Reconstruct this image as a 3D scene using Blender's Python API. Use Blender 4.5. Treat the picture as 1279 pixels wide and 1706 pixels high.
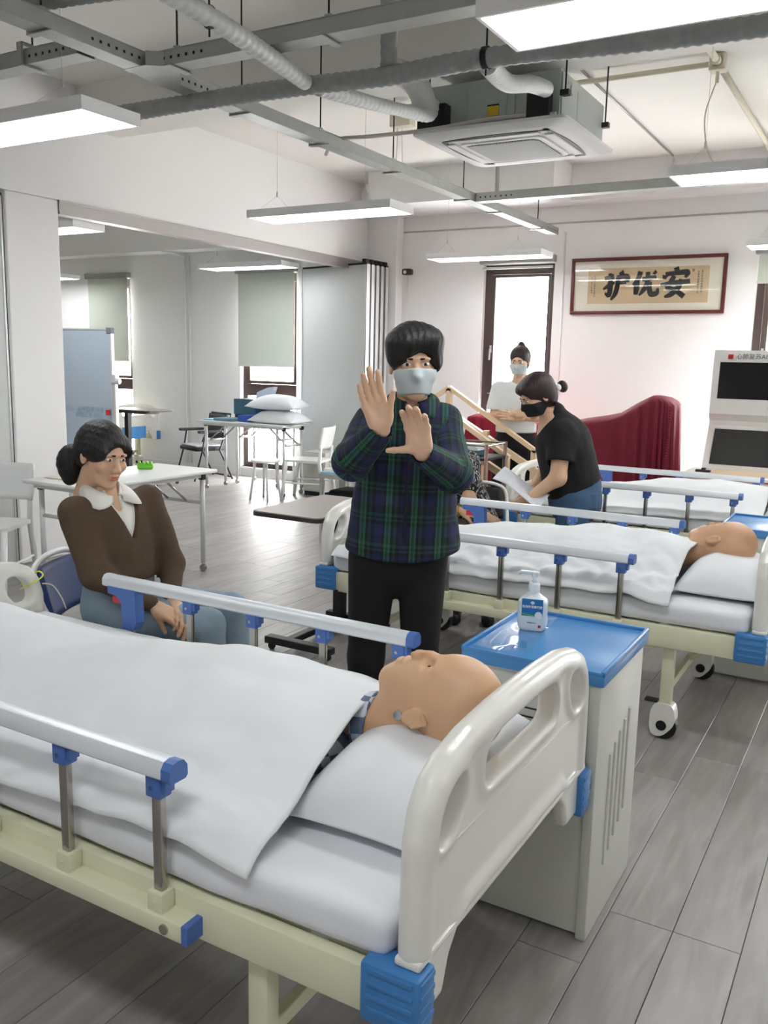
import bpy, bmesh, math, random
import numpy as np
from mathutils import Vector, Matrix, Quaternion

for o in list(bpy.data.objects):
    bpy.data.objects.remove(o)
SC = bpy.context.scene
COL = SC.collection
R = math.radians
random.seed(4)
RNG = np.random.default_rng(7)

# ------------------------------------------------------------------ camera
def cam_axes(yaw, p, r):
    F = Vector((math.sin(yaw)*math.cos(p), math.cos(yaw)*math.cos(p), -math.sin(p)))
    r0 = Vector((math.cos(yaw), -math.sin(yaw), 0))
    u0 = r0.cross(F)
    Rr = r0*math.cos(r) + u0*math.sin(r)
    U = -r0*math.sin(r) + u0*math.cos(r)
    return Rr, U, F
YAW, PITCH, ROLL, FPX = R(-30), R(9.75), R(1.27), 1470.0
cd = bpy.data.cameras.new('camera')
cam = bpy.data.objects.new('camera', cd)
COL.objects.link(cam)
_r, _u, _f = cam_axes(YAW, PITCH, ROLL)
cam.matrix_world = Matrix(((_r.x, _u.x, -_f.x, 0), (_r.y, _u.y, -_f.y, 0), (_r.z, _u.z, -_f.z, 1.55), (0, 0, 0, 1)))
cd.sensor_fit = 'VERTICAL'
cd.sensor_height = 24.0
cd.lens = 24.0*FPX/1706.0
cd.clip_start = 0.05
cd.clip_end = 200
SC.camera = cam

# ------------------------------------------------------------------ world, exposure
w = bpy.data.worlds.new('world')
SC.world = w
w.use_nodes = True
bg = w.node_tree.nodes['Background']
bg.inputs[0].default_value = (1.0, 1.0, 1.0, 1)
bg.inputs[1].default_value = 13.0
LAMP = 7.0            # radiance of the ceiling panels
SC.view_settings.view_transform = 'Standard'
SC.view_settings.look = 'None'
SC.view_settings.exposure = 1.22
SC.view_settings.gamma = 1.0
SC.view_settings.use_curve_mapping = False

# ------------------------------------------------------------------ materials
def lin(c):
    out = []
    for v in c[:3]:
        v = v/255.0
        out.append(v/12.92 if v <= 0.04045 else ((v+0.055)/1.055)**2.4)
    return (*out, 1.0)
MATS = {}
def mat(name, rgb, rough=0.5, metal=0.0, var=0.0, vs=8.0, bump=0.0, bs=60.0, coat=0.0, sss=0.0, stretch=(1, 1, 1), spec=0.5):
    if name in MATS:
        return MATS[name]
    m = bpy.data.materials.new(name)
    m.use_nodes = True
    nt = m.node_tree
    b = nt.nodes['Principled BSDF']
    c = lin(rgb)
    b.inputs['Base Color'].default_value = c
    b.inputs['Roughness'].default_value = rough
    b.inputs['Metallic'].default_value = metal
    b.inputs['Specular IOR Level'].default_value = spec
    b.inputs['Coat Weight'].default_value = coat
    if sss:
        b.inputs['Subsurface Weight'].default_value = sss
        b.inputs['Subsurface Radius'].default_value = (0.012, 0.005, 0.003)
        b.inputs['Subsurface Scale'].default_value = 1.0
    if var or bump:
        tc = nt.nodes.new('ShaderNodeTexCoord')
        mp = nt.nodes.new('ShaderNodeMapping')
        mp.inputs['Scale'].default_value = stretch
        nt.links.new(tc.outputs['Object'], mp.inputs['Vector'])
    if var:
        n = nt.nodes.new('ShaderNodeTexNoise')
        n.inputs['Scale'].default_value = vs
        n.inputs['Detail'].default_value = 4
        nt.links.new(mp.outputs[0], n.inputs['Vector'])
        mx = nt.nodes.new('ShaderNodeMix')
        mx.data_type = 'RGBA'
        nt.links.new(n.outputs['Fac'], mx.inputs['Factor'])
        mx.inputs['A'].default_value = tuple(max(0, v*(1-var)) for v in c[:3]) + (1,)
        mx.inputs['B'].default_value = tuple(min(1, v*(1+var)) for v in c[:3]) + (1,)
        nt.links.new(mx.outputs['Result'], b.inputs['Base Color'])
    if bump:
        n2 = nt.nodes.new('ShaderNodeTexNoise')
        n2.inputs['Scale'].default_value = bs
        n2.inputs['Detail'].default_value = 5
        nt.links.new(mp.outputs[0], n2.inputs['Vector'])
        bp = nt.nodes.new('ShaderNodeBump')
        bp.inputs['Strength'].default_value = bump
        bp.inputs['Distance'].default_value = 0.01
        nt.links.new(n2.outputs['Fac'], bp.inputs['Height'])
        nt.links.new(bp.outputs[0], b.inputs['Normal'])
    MATS[name] = m
    return m
def emit(name, rgb, strength):
    if name in MATS:
        return MATS[name]
    m = bpy.data.materials.new(name)
    m.use_nodes = True
    nt = m.node_tree
    nt.nodes.clear()
    o = nt.nodes.new('ShaderNodeOutputMaterial')
    e = nt.nodes.new('ShaderNodeEmission')
    e.inputs[0].default_value = lin(rgb)
    e.inputs[1].default_value = strength
    nt.links.new(e.outputs[0], o.inputs[0])
    MATS[name] = m
    return m
def clear(name, fac=0.08, rough=0.02, tint=(255, 255, 255)):
    if name in MATS:
        return MATS[name]
    m = bpy.data.materials.new(name)
    m.use_nodes = True
    nt = m.node_tree
    nt.nodes.clear()
    o = nt.nodes.new('ShaderNodeOutputMaterial')
    t = nt.nodes.new('ShaderNodeBsdfTransparent')
    t.inputs[0].default_value = lin(tint)
    g = nt.nodes.new('ShaderNodeBsdfGlossy')
    g.inputs['Roughness'].default_value = rough
    mx = nt.nodes.new('ShaderNodeMixShader')
    mx.inputs[0].default_value = fac
    nt.links.new(t.outputs[0], mx.inputs[1])
    nt.links.new(g.outputs[0], mx.inputs[2])
    nt.links.new(mx.outputs[0], o.inputs[0])
    MATS[name] = m
    return m

# ------------------------------------------------------------------ mesh builder
class MB:
    def __init__(s):
        s.v = []
        s.f = []
    def add(s, vs, fs):
        n = len(s.v)
        s.v.extend([tuple(v) for v in vs])
        s.f.extend([tuple(i+n for i in f) for f in fs])
        return s
    def box(s, x0, x1, y0, y1, z0, z1):
        v = [(x, y, z) for x in (x0, x1) for y in (y0, y1) for z in (z0, z1)]
        return s.add(v, [(0, 1, 3, 2), (4, 6, 7, 5), (0, 4, 5, 1), (2, 3, 7, 6), (0, 2, 6, 4), (1, 5, 7, 3)])
    def rbox(s, x0, x1, y0, y1, z0, z1, r=0.005, seg=2):
        bm = bmesh.new()
        bmesh.ops.create_cube(bm, size=1.0)
        for v in bm.verts:
            v.co = Vector(((x0+x1)/2+v.co.x*(x1-x0), (y0+y1)/2+v.co.y*(y1-y0), (z0+z1)/2+v.co.z*(z1-z0)))
        bmesh.ops.bevel(bm, geom=list(bm.edges), offset=r, segments=seg, affect='EDGES', profile=0.5)
        s.addbm(bm)
        return s
    def addbm(s, bm):
        bm.verts.index_update()
        s.add([v.co[:] for v in bm.verts], [[v.index for v in f.verts] for f in bm.faces])
        bm.free()
    def bar(s, a, b, wx, wz=None, up=(0, 0, 1)):
        """square bar from a to b"""
        wz = wz or wx
        a = Vector(a); b = Vector(b)
        d = (b-a).normalized()
        up = Vector(up)
        if abs(d.dot(up)) > 0.98:
            up = Vector((1, 0, 0))
        sx = d.cross(up).normalized()*wx/2
        sz = sx.cross(d).normalized()*wz/2
        v = [p+i*sx+j*sz for p in (a, b) for i, j in ((-1, -1), (1, -1), (1, 1), (-1, 1))]
        return s.add(v, [(3, 2, 1, 0), (4, 5, 6, 7), (0, 1, 5, 4), (1, 2, 6, 5), (2, 3, 7, 6), (3, 0, 4, 7)])
    def tube(s, pts, r, n=10, caps=True, flat=1.0):
        pts = [Vector(p) for p in pts]
        rs = r if isinstance(r, (list, tuple)) else [r]*len(pts)
        m = len(pts)
        tang = []
        for i in range(m):
            t = pts[min(i+1, m-1)]-pts[max(i-1, 0)]
            tang.append(t.normalized())
        up = Vector((0, 0, 1)) if abs(tang[0].z) < 0.9 else Vector((1, 0, 0))
        nx = tang[0].cross(up).normalized()
        vs = []
        for i in range(m):
            if i:
                q = tang[i-1].rotation_difference(tang[i])
                nx = (q @ nx).normalized()
            ny = tang[i].cross(nx)
            for k in range(n):
                a = 2*math.pi*k/n
                vs.append(pts[i]+nx*math.cos(a)*rs[i]+ny*math.sin(a)*rs[i]*flat)
        fs = []
        for i in range(m-1):
            for k in range(n):
                k2 = (k+1) % n
                fs.append((i*n+k, i*n+k2, (i+1)*n+k2, (i+1)*n+k))
        if caps:
            fs.append(tuple(reversed(range(n))))
            fs.append(tuple(range((m-1)*n, m*n)))
        return s.add(vs, fs)
    def cyl(s, a, b, r, r2=None, n=16):
        return s.tube([a, b], [r, r if r2 is None else r2], n)
    def lathe(s, prof, c=(0, 0, 0), n=24, axis='z'):
        vs = []
        for r_, h in prof:
            for k in range(n):
                a = 2*math.pi*k/n
                p = (r_*math.cos(a), r_*math.sin(a), h)
                if axis == 'x':
                    p = (h, r_*math.cos(a), r_*math.sin(a))
                if axis == 'y':
                    p = (r_*math.sin(a), h, r_*math.cos(a))
                vs.append((p[0]+c[0], p[1]+c[1], p[2]+c[2]))
        fs = []
        for i in range(len(prof)-1):
            for k in range(n):
                k2 = (k+1) % n
                fs.append((i*n+k, i*n+k2, (i+1)*n+k2, (i+1)*n+k))
        fs.append(tuple(reversed(range(n))))
        fs.append(tuple(range((len(prof)-1)*n, len(prof)*n)))
        return s.add(vs, fs)
    def prism(s, poly, axis, a, b):
        """poly: 2D points; axis 'x': (y,z), 'y': (x,z), 'z': (x,y)"""
        n = len(poly)
        vs = []
        for h in (a, b):
            for p, q in poly:
                vs.append({'x': (h, p, q), 'y': (p, h, q), 'z': (p, q, h)}[axis])
        fs = [tuple(reversed(range(n))), tuple(range(n, 2*n))]
        for i in range(n):
            j = (i+1) % n
            fs.append((i, j, n+j, n+i))
        return s.add(vs, fs)
    def grid(s, F, nu, nv):
        """F(i/nu, j/nv)->xyz"""
        vs = [F(i/nu, j/nv) for i in range(nu+1) for j in range(nv+1)]
        fs = []
        for i in range(nu):
            for j in range(nv):
                a = i*(nv+1)+j
                fs.append((a, a+nv+1, a+nv+2, a+1))
        return s.add(vs, fs)
    def xf(s, M):
        s.v = [tuple(M @ Vector(v)) for v in s.v]
        return s
    def build(s, name, material, parent=None, smooth=False, ang=None):
        me = bpy.data.meshes.new(name)
        me.from_pydata(s.v, [], s.f)
        bm = bmesh.new()
        bm.from_mesh(me)
        bmesh.ops.recalc_face_normals(bm, faces=bm.faces)
        bm.to_mesh(me)
        bm.free()
        return link(name, me, material, parent, smooth, ang)
def link(name, me, material, parent=None, smooth=False, ang=None):
    me.materials.clear()
    me.materials.append(material)
    if smooth or ang:
        me.polygons.foreach_set('use_smooth', [True]*len(me.polygons))
        if ang:
            me.set_sharp_from_angle(angle=R(ang))
    o = bpy.data.objects.new(name, me)
    COL.objects.link(o)
    if parent:
        o.parent = parent
    return o
def tag(o, label, cat, group=None):
    o['label'] = label
    o['category'] = cat
    if group:
        o['group'] = group
    return o
def thing(name, label, cat, loc=(0, 0, 0), rz=0.0, group=None):
    o = bpy.data.objects.new(name, None)
    COL.objects.link(o)
    o.location = loc
    o.rotation_euler = (0, 0, rz)
    o.empty_display_size = 0.1
    return tag(o, label, cat, group)
def struct(o):
    o['kind'] = 'structure'
    return o
def copy_tree(o, parent=None):
    c = o.copy()
    COL.objects.link(c)
    if parent:
        c.parent = parent
    for ch in list(o.children):
        copy_tree(ch, c)
    return c
def inst(src, name, parent, loc=(0, 0, 0), rot=(0, 0, 0), scale=(1, 1, 1)):
    c = bpy.data.objects.new(name, src.data)
    COL.objects.link(c)
    c.parent = parent
    c.location = loc
    c.rotation_euler = rot
    c.scale = scale
    return c
def textmesh(body, size, extrude=0.0005, offset=0.0, align='CENTER'):
    cu = bpy.data.curves.new('t', 'FONT')
    cu.body = body
    cu.size = size
    cu.extrude = extrude
    cu.offset = offset
    cu.align_x = align
    cu.align_y = 'CENTER'
    cu.resolution_u = 2
    ob = bpy.data.objects.new('t', cu)
    COL.objects.link(ob)
    dg = bpy.context.evaluated_depsgraph_get()
    me = bpy.data.meshes.new_from_object(ob.evaluated_get(dg))
    bpy.data.objects.remove(ob)
    bpy.data.curves.remove(cu)
    return me
def text(name, body, size, material, parent, loc, rot, offset=0.0, align='CENTER'):
    me = textmesh(body, size, offset=offset, align=align)
    o = link(name, me, material, parent)
    o.location = loc
    o.rotation_euler = rot
    return o

# ------------------------------------------------------------------ signed distance modelling
def surface_nets(d, lo, h):
    s = d < 0
    nx, ny, nz = d.shape
    c = s[:-1, :-1, :-1].astype(np.int8)
    acc = np.zeros((nx-1, ny-1, nz-1), np.int8)
    for i in (0, 1):
        for j in (0, 1):
            for k in (0, 1):
                acc += s[i:nx-1+i, j:ny-1+j, k:nz-1+k]
    act = (acc > 0) & (acc < 8)
    I, J, K = np.nonzero(act)
    n = len(I)
    idx = np.full(act.shape, -1, np.int32)
    idx[I, J, K] = np.arange(n)
    P = np.zeros((n, 3))
    cnt = np.zeros(n)
    for a in range(3):
        for b in (0, 1):
            for e in (0, 1):
                o0 = [0, 0, 0]
                o1 = [0, 0, 0]
                oth = [q for q in range(3) if q != a]
                o0[oth[0]] = o1[oth[0]] = b
                o0[oth[1]] = o1[oth[1]] = e
                o1[a] = 1
                d0 = d[I+o0[0], J+o0[1], K+o0[2]]
                d1 = d[I+o1[0], J+o1[1], K+o1[2]]
                m = (d0 < 0) != (d1 < 0)
                t = np.where(m, d0/np.where(m, d0-d1, 1), 0)
                for q in range(3):
                    P[:, q] += np.where(m, o0[q] + (t if q == a else 0), 0)
                cnt += m
    P /= cnt[:, None]
    P += np.stack([I, J, K], 1)
    P = P*h + np.array(lo)
    quads = []
    for a in range(3):
        oth = [q for q in range(3) if q != a]
        sl0 = [slice(1, -1)]*3
        sl1 = [slice(1, -1)]*3
        sl0[a] = slice(0, -1)
        sl1[a] = slice(1, None)
        A = s[tuple(sl0)]
        B = s[tuple(sl1)]
        E = np.argwhere(A != B)
        if not len(E):
            continue
        off = np.ones(3, int)
        off[a] = 0
        E = E+off
        flip = s[E[:, 0], E[:, 1], E[:, 2]]
        q = []
        for du, dv in ((0, 0), (-1, 0), (-1, -1), (0, -1)):
            T = E.copy()
            T[:, oth[0]] += du
            T[:, oth[1]] += dv
            q.append(idx[T[:, 0], T[:, 1], T[:, 2]])
        q = np.stack(q, 1)
        if a == 1:
            flip = ~flip
        q = np.where(flip[:, None], q[:, ::-1], q)
        quads.append(q)
    Q = np.concatenate(quads) if quads else np.zeros((0, 4), int)
    return P, Q
def relax(P, Q, it=2, lam=0.5):
    for _ in range(it):
        S = np.zeros_like(P)
        C = np.zeros(len(P))
        for k in range(4):
            a = Q[:, k]
            b = Q[:, (k+1) % 4]
            np.add.at(S, a, P[b]); np.add.at(C, a, 1)
            np.add.at(S, b, P[a]); np.add.at(C, b, 1)
        C[C == 0] = 1
        P = P+lam*(S/C[:, None]-P)
    return P
def mesh_pq(name, P, Q):
    me = bpy.data.meshes.new(name)
    me.vertices.add(len(P))
    me.vertices.foreach_set('co', np.asarray(P, np.float32).ravel())
    me.loops.add(len(Q)*4)
    me.loops.foreach_set('vertex_index', np.asarray(Q, np.int32).ravel())
    me.polygons.add(len(Q))
    me.polygons.foreach_set('loop_start', np.arange(0, len(Q)*4, 4, dtype=np.int32))
    me.polygons.foreach_set('use_smooth', np.ones(len(Q), bool))
    me.update(calc_edges=True)
    me.validate()
    return me
def cat_pq(parts):
    Ps = []; Qs = []; n = 0
    for P, Q in parts:
        Ps.append(P); Qs.append(Q+n); n += len(P)
    return np.concatenate(Ps), np.concatenate(Qs)
def unit(v):
    v = np.array(v, float)
    return v/np.linalg.norm(v)
class SDF:
    def __init__(s, lo, hi, h):
        s.lo = np.array(lo, float); s.h = h
        s.n = np.ceil((np.array(hi)-s.lo)/h).astype(int)+1
        s.d = np.full(s.n, 0.5, np.float32)
    def region(s, lo, hi):
        a = np.clip(np.floor((np.array(lo)-s.lo)/s.h).astype(int), 0, s.n)
        b = np.clip(np.ceil((np.array(hi)-s.lo)/s.h).astype(int)+1, 0, s.n)
        sl = tuple(slice(i, j) for i, j in zip(a, b))
        ax = [s.lo[q]+s.h*np.arange(a[q], b[q], dtype=np.float32) for q in range(3)]
        X, Y, Z = np.meshgrid(*ax, indexing='ij', sparse=True)
        return sl, X, Y, Z
    def op(s, sl, e, k, mode):
        d = s.d[sl]
        if d.size == 0:
            return
        if mode == 'u':
            if k > 0:
                t = np.clip(0.5+0.5*(d-e)/k, 0, 1)
                r = d*(1-t)+e*t-k*t*(1-t)
            else:
                r = np.minimum(d, e)
        elif mode == 's':
            if k > 0:
                t = np.clip(0.5-0.5*(d+e)/k, 0, 1)
                r = d*(1-t)-e*t+k*t*(1-t)
            else:
                r = np.maximum(d, -e)
        elif mode == 'i':
            if k > 0:
                t = np.clip(0.5-0.5*(d-e)/k, 0, 1)
                r = d*(1-t)+e*t+k*t*(1-t)
            else:
                r = np.maximum(d, e)
        s.d[sl] = r
    def cap(s, a, b, ra, rb=None, k=0.02, flat=1.0, fdir=None, mode='u'):
        """tapered capsule; flat<1 squashes along fdir"""
        rb = ra if rb is None else rb
        a = np.array(a, float); b = np.array(b, float)
        m = max(ra, rb)+k+3*s.h
        sl, X, Y, Z = s.region(np.minimum(a, b)-m, np.maximum(a, b)+m)
        ax = b-a
        L2 = max(ax@ax, 1e-12)
        px, py, pz = X-a[0], Y-a[1], Z-a[2]
        t = np.clip((px*ax[0]+py*ax[1]+pz*ax[2])/L2, 0, 1)
        qx, qy, qz = px-ax[0]*t, py-ax[1]*t, pz-ax[2]*t
        r2 = qx*qx+qy*qy+qz*qz
        if flat != 1.0 and fdir is not None:
            f = unit(fdir)
            c = qx*f[0]+qy*f[1]+qz*f[2]
            r2 = r2+c*c*(1/flat**2-1)
        e = np.sqrt(r2)-(ra+(rb-ra)*t)
        s.op(sl, e, k, mode)
        return s
    def ell(s, c, r, rot=None, k=0.02, mode='u'):
        """ellipsoid, rot: 3x3 (columns = axes)"""
        c = np.array(c, float); r = np.array(r, float)
        m = r.max()+k+3*s.h
        sl, X, Y, Z = s.region(c-m, c+m)
        px, py, pz = X-c[0], Y-c[1], Z-c[2]
        if rot is not None:
            A = np.array(rot)
            px, py, pz = (px*A[0, 0]+py*A[1, 0]+pz*A[2, 0], px*A[0, 1]+py*A[1, 1]+pz*A[2, 1], px*A[0, 2]+py*A[1, 2]+pz*A[2, 2])
        k0 = np.sqrt((px/r[0])**2+(py/r[1])**2+(pz/r[2])**2)
        k1 = np.sqrt((px/r[0]**2)**2+(py/r[1]**2)**2+(pz/r[2]**2)**2)
        e = k0*(k0-1)/np.maximum(k1, 1e-6)
        e = np.where(k0 < 1e-4, -r.min(), e)
        s.op(sl, e, k, mode)
        return s
    def plane(s, p, n, k=0.0, lo=None, hi=None):
        """keep the side the normal points away from"""
        n = unit(n); p = np.array(p, float)
        if lo is None:
            lo = s.lo; hi = s.lo+s.h*s.n
        sl, X, Y, Z = s.region(lo, hi)
        e = (X-p[0])*n[0]+(Y-p[1])*n[1]+(Z-p[2])*n[2]
        s.op(sl, e.astype(np.float32), k, 'i')
        return s
    def fn(s, F, k=0.0, mode='u', lo=None, hi=None):
        if lo is None:
            lo = s.lo; hi = s.lo+s.h*s.n
        sl, X, Y, Z = s.region(lo, hi)
        s.op(sl, F(X, Y, Z), k, mode)
        return s
    def pq(s, it=2):
        s.d[0] = s.d[-1] = 0.5
        s.d[:, 0] = s.d[:, -1] = 0.5
        s.d[:, :, 0] = s.d[:, :, -1] = 0.5
        P, Q = surface_nets(s.d, s.lo, s.h)
        if it:
            P = relax(P, Q, it)
        return P, Q
    def build(s, name, material, parent=None, it=2):
        P, Q = s.pq(it)
        return link(name, mesh_pq(name, P, Q), material, parent)
def poly_sd(poly, U, V):
    """signed distance to 2D polygon"""
    d = np.full(np.broadcast(U, V).shape, 1e9)
    sgn = np.ones(d.shape)
    n = len(poly)
    for i in range(n):
        ax, ay = poly[i]
        bx, by = poly[i-1]
        ex, ey = bx-ax, by-ay
        wx, wy = U-ax, V-ay
        t = np.clip((wx*ex+wy*ey)/(ex*ex+ey*ey), 0, 1)
        dx, dy = wx-ex*t, wy-ey*t
        d = np.minimum(d, dx*dx+dy*dy)
        c1 = V >= ay; c2 = V < by; c3 = ex*wy > ey*wx
        allc = (c1 & c2 & c3) | (~c1 & ~c2 & ~c3)
        sgn = np.where(allc, -sgn, sgn)
    return sgn*np.sqrt(d)
def rounded(poly, r, n=5):
    """round polygon corners"""
    out = []
    m = len(poly)
    for i in range(m):
        p0 = np.array(poly[i-1], float); p = np.array(poly[i], float); p1 = np.array(poly[(i+1) % m], float)
        rr = r[i] if isinstance(r, (list, tuple)) else r
        a = p+unit(p0-p)*min(rr, np.linalg.norm(p0-p)*0.49)
        b = p+unit(p1-p)*min(rr, np.linalg.norm(p1-p)*0.49)
        for k in range(n+1):
            t = k/n
            q = (1-t)**2*a+2*t*(1-t)*p+t*t*b
            out.append((q[0], q[1]))
    return out
def spline(pts, n=8):
    """Catmull-Rom"""
    pts = [Vector(p) for p in pts]
    out = []
    for i in range(len(pts)-1):
        p0 = pts[max(i-1, 0)]; p1 = pts[i]; p2 = pts[i+1]; p3 = pts[min(i+2, len(pts)-1)]
        for k in range(n):
            t = k/n
            out.append(0.5*((2*p1)+(-p0+p2)*t+(2*p0-5*p1+4*p2-p3)*t*t+(-p0+3*p1-3*p2+p3)*t**3))
    out.append(pts[-1])
    return out
# ------------------------------------------------------------------ setting
CEIL = 3.5
WY = 9.15
m_wall = mat('wall_paint', (234, 233, 232), 0.75, var=0.02, vs=1.2, bump=0.03, bs=90)
m_ceil = mat('ceiling_paint', (228, 226, 220), 0.9, var=0.04, vs=0.9)
m_trim = mat('grey_aluminium', (172, 168, 165), 0.4, 0.6)
m_white = mat('white_gloss', (232, 233, 230), 0.35)
m_brown = mat('brown_window_frame', (74, 58, 54), 0.45)
m_galv = mat('galvanised_steel', (178, 181, 177), 0.42, 0.45, var=0.12, vs=14)
m_dark = mat('dark_metal', (40, 40, 42), 0.5, 0.4)
m_black = mat('black_plastic', (18, 18, 20), 0.45)
m_steel = mat('stainless_steel', (176, 172, 166), 0.22, 1.0)
m_cable = mat('white_cable', (214, 210, 200), 0.6)

def floor_mat():
    m = bpy.data.materials.new('grey_oak_laminate')
    m.use_nodes = True
    nt = m.node_tree; N = nt.nodes.new; L = nt.links.new
    b = nt.nodes['Principled BSDF']
    b.inputs['Roughness'].default_value = 0.36
    geo = N('ShaderNodeNewGeometry'); oi = N('ShaderNodeObjectInfo'); at = N('ShaderNodeAttribute')
    at.attribute_name = 'rnd'
    add = N('ShaderNodeMath'); L(oi.outputs['Random'], add.inputs[0]); L(at.outputs['Fac'], add.inputs[1])
    fr = N('ShaderNodeMath'); fr.operation = 'FRACT'; L(add.outputs[0], fr.inputs[0])
    mul = N('ShaderNodeMath'); mul.operation = 'MULTIPLY'; mul.inputs[1].default_value = 37.0; L(fr.outputs[0], mul.inputs[0])
    cmb = N('ShaderNodeCombineXYZ'); L(mul.outputs[0], cmb.inputs[0]); L(mul.outputs[0], cmb.inputs[1])
    va = N('ShaderNodeVectorMath'); L(geo.outputs['Position'], va.inputs[0]); L(cmb.outputs[0], va.inputs[1])
    mp = N('ShaderNodeMapping'); mp.inputs['Scale'].default_value = (9, 1.1, 1); L(va.outputs[0], mp.inputs[0])
    n1 = N('ShaderNodeTexNoise'); n1.inputs['Scale'].default_value = 1.6; n1.inputs['Detail'].default_value = 8; n1.inputs['Distortion'].default_value = 1.4; L(mp.outputs[0], n1.inputs['Vector'])
    mp2 = N('ShaderNodeMapping'); mp2.inputs['Scale'].default_value = (5, 1.2, 1); L(va.outputs[0], mp2.inputs[0])
    n2 = N('ShaderNodeTexNoise'); n2.inputs['Scale'].default_value = 1.3; n2.inputs['Detail'].default_value = 3; n2.inputs['Distortion'].default_value = 2.0; L(mp2.outputs[0], n2.inputs['Vector'])
    r1 = N('ShaderNodeValToRGB'); L(n1.outputs['Fac'], r1.inputs[0])
    r1.color_ramp.elements[0].position = 0.3; r1.color_ramp.elements[0].color = lin((140, 136, 132))
    r1.color_ramp.elements[1].position = 0.72; r1.color_ramp.elements[1].color = lin((164, 160, 156))
    mx = N('ShaderNodeMix'); mx.data_type = 'RGBA'; mx.blend_type = 'MULTIPLY'; mx.inputs['Factor'].default_value = 0.55
    r2 = N('ShaderNodeValToRGB'); L(n2.outputs['Fac'], r2.inputs[0])
    r2.color_ramp.elements[0].position = 0.32; r2.color_ramp.elements[0].color = (0.8, 0.795, 0.79, 1)
    r2.color_ramp.elements[1].position = 0.6; r2.color_ramp.elements[1].color = (1, 1, 1, 1)
    L(r1.outputs[0], mx.inputs['A']); L(r2.outputs[0], mx.inputs['B'])
    hs = N('ShaderNodeHueSaturation'); L(mx.outputs['Result'], hs.inputs['Color'])
    ml = N('ShaderNodeMapRange'); ml.inputs['To Min'].default_value = 0.9; ml.inputs['To Max'].default_value = 1.08; L(fr.outputs[0], ml.inputs['Value'])
    L(ml.outputs[0], hs.inputs['Value'])
    L(hs.outputs[0], b.inputs['Base Color'])
    bp = N('ShaderNodeBump'); bp.inputs['Strength'].default_value = 0.06; bp.inputs['Distance'].default_value = 0.003
    L(n1.outputs['Fac'], bp.inputs['Height']); L(bp.outputs[0], b.inputs['Normal'])
    return m
m_floor = floor_mat()
m_under = mat('floor_underlay', (92, 88, 85), 0.8)
X0, X1, Y0 = -13.0, 4.6, -3.4
floor = struct(MB().box(X0-.2, X1+.2, Y0-.2, WY+.2, -0.2, -0.008).build('floor', m_under))
PW, PL = 0.178, 1.2
def plank_verts(w, l):
    g = 0.0009; b = 0.0014
    x0, x1, y0, y1 = g, w-g, g, l-g
    v = [(x0, y0, -0.008), (x1, y0, -0.008), (x1, y1, -0.008), (x0, y1, -0.008),
         (x0, y0, -b), (x1, y0, -b), (x1, y1, -b), (x0, y1, -b),
         (x0+b, y0+b, 0), (x1-b, y0+b, 0), (x1-b, y1-b, 0), (x0+b, y1-b, 0)]
    f = [(0, 1, 5, 4), (1, 2, 6, 5), (2, 3, 7, 6), (3, 0, 4, 7), (4, 5, 9, 8), (5, 6, 10, 9), (6, 7, 11, 10), (7, 4, 8, 11), (8, 9, 10, 11)]
    return v, f
pm = MB(); pm.add(*plank_verts(PW, PL))
plank0 = pm.build('plank', m_floor, floor)
first = True
rest = MB(); rest_r = []
k0 = int(math.floor((X0+0.395)/PW)); k1 = int(math.ceil((X1+0.395)/PW))
for k in range(k0, k1):
    px = -0.395+k*PW
    off = 2.343 if k == -1 else (2.343+PL*((k*0.37+0.13*(k*k % 5)) % 1.0))
    y = off-PL*math.ceil((off-Y0)/PL)
    while y < WY:
        if -5.62 < px < 0.75 and y > -0.35:
            o = plank0 if first else inst(plank0, 'plank', floor)
            first = False
            o.location = (px, y, 0)
            if y+PL > WY:
                o.scale = (1, (WY-y)/PL, 1)
        else:
            l = min(PL, WY+0.02-y)
            v, f = plank_verts(PW, l)
            rest.add([(a+px, b_+y, c) for a, b_, c in v], f)
            rest_r += [random.random()]*len(v)
        y += PL
ro = rest.build('planks_beyond', m_floor, floor)
ro['kind'] = 'stuff'
a = ro.data.attributes.new('rnd', 'FLOAT', 'POINT')
a.data.foreach_set('value', rest_r)

struct(MB().box(X0-.2, X1+.2, Y0-.2, WY+.2, CEIL, CEIL+.15).build('ceiling', m_ceil))
# back wall with tall window openings
WIN = [(-10.25, -9.45), (-7.50, -6.60), (-4.09, -3.28), (-1.29, -0.42), (1.55, 2.4)]
wb = MB(); px = X0
for a, b in WIN:
    wb.box(px, a, WY, WY+.22, 0, CEIL)
    wb.box(a, b, WY, WY+.22, 0, 0.12)
    wb.box(a, b, WY, WY+.22, 2.60, CEIL)
    px = b
wb.box(px, X1, WY, WY+.22, 0, CEIL)
struct(wb.build('wall_back', m_wall))
struct(MB().box(X0-.2, X0, Y0, WY+.22, 0, CEIL).build('wall_left', m_wall))
struct(MB().box(X1, X1+.2, Y0, WY+.22, 0, CEIL).build('wall_right', m_wall))
struct(MB().box(X0-.2, X1+.2, Y0-.2, Y0, 0, CEIL).build('wall_front', m_wall))
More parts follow.
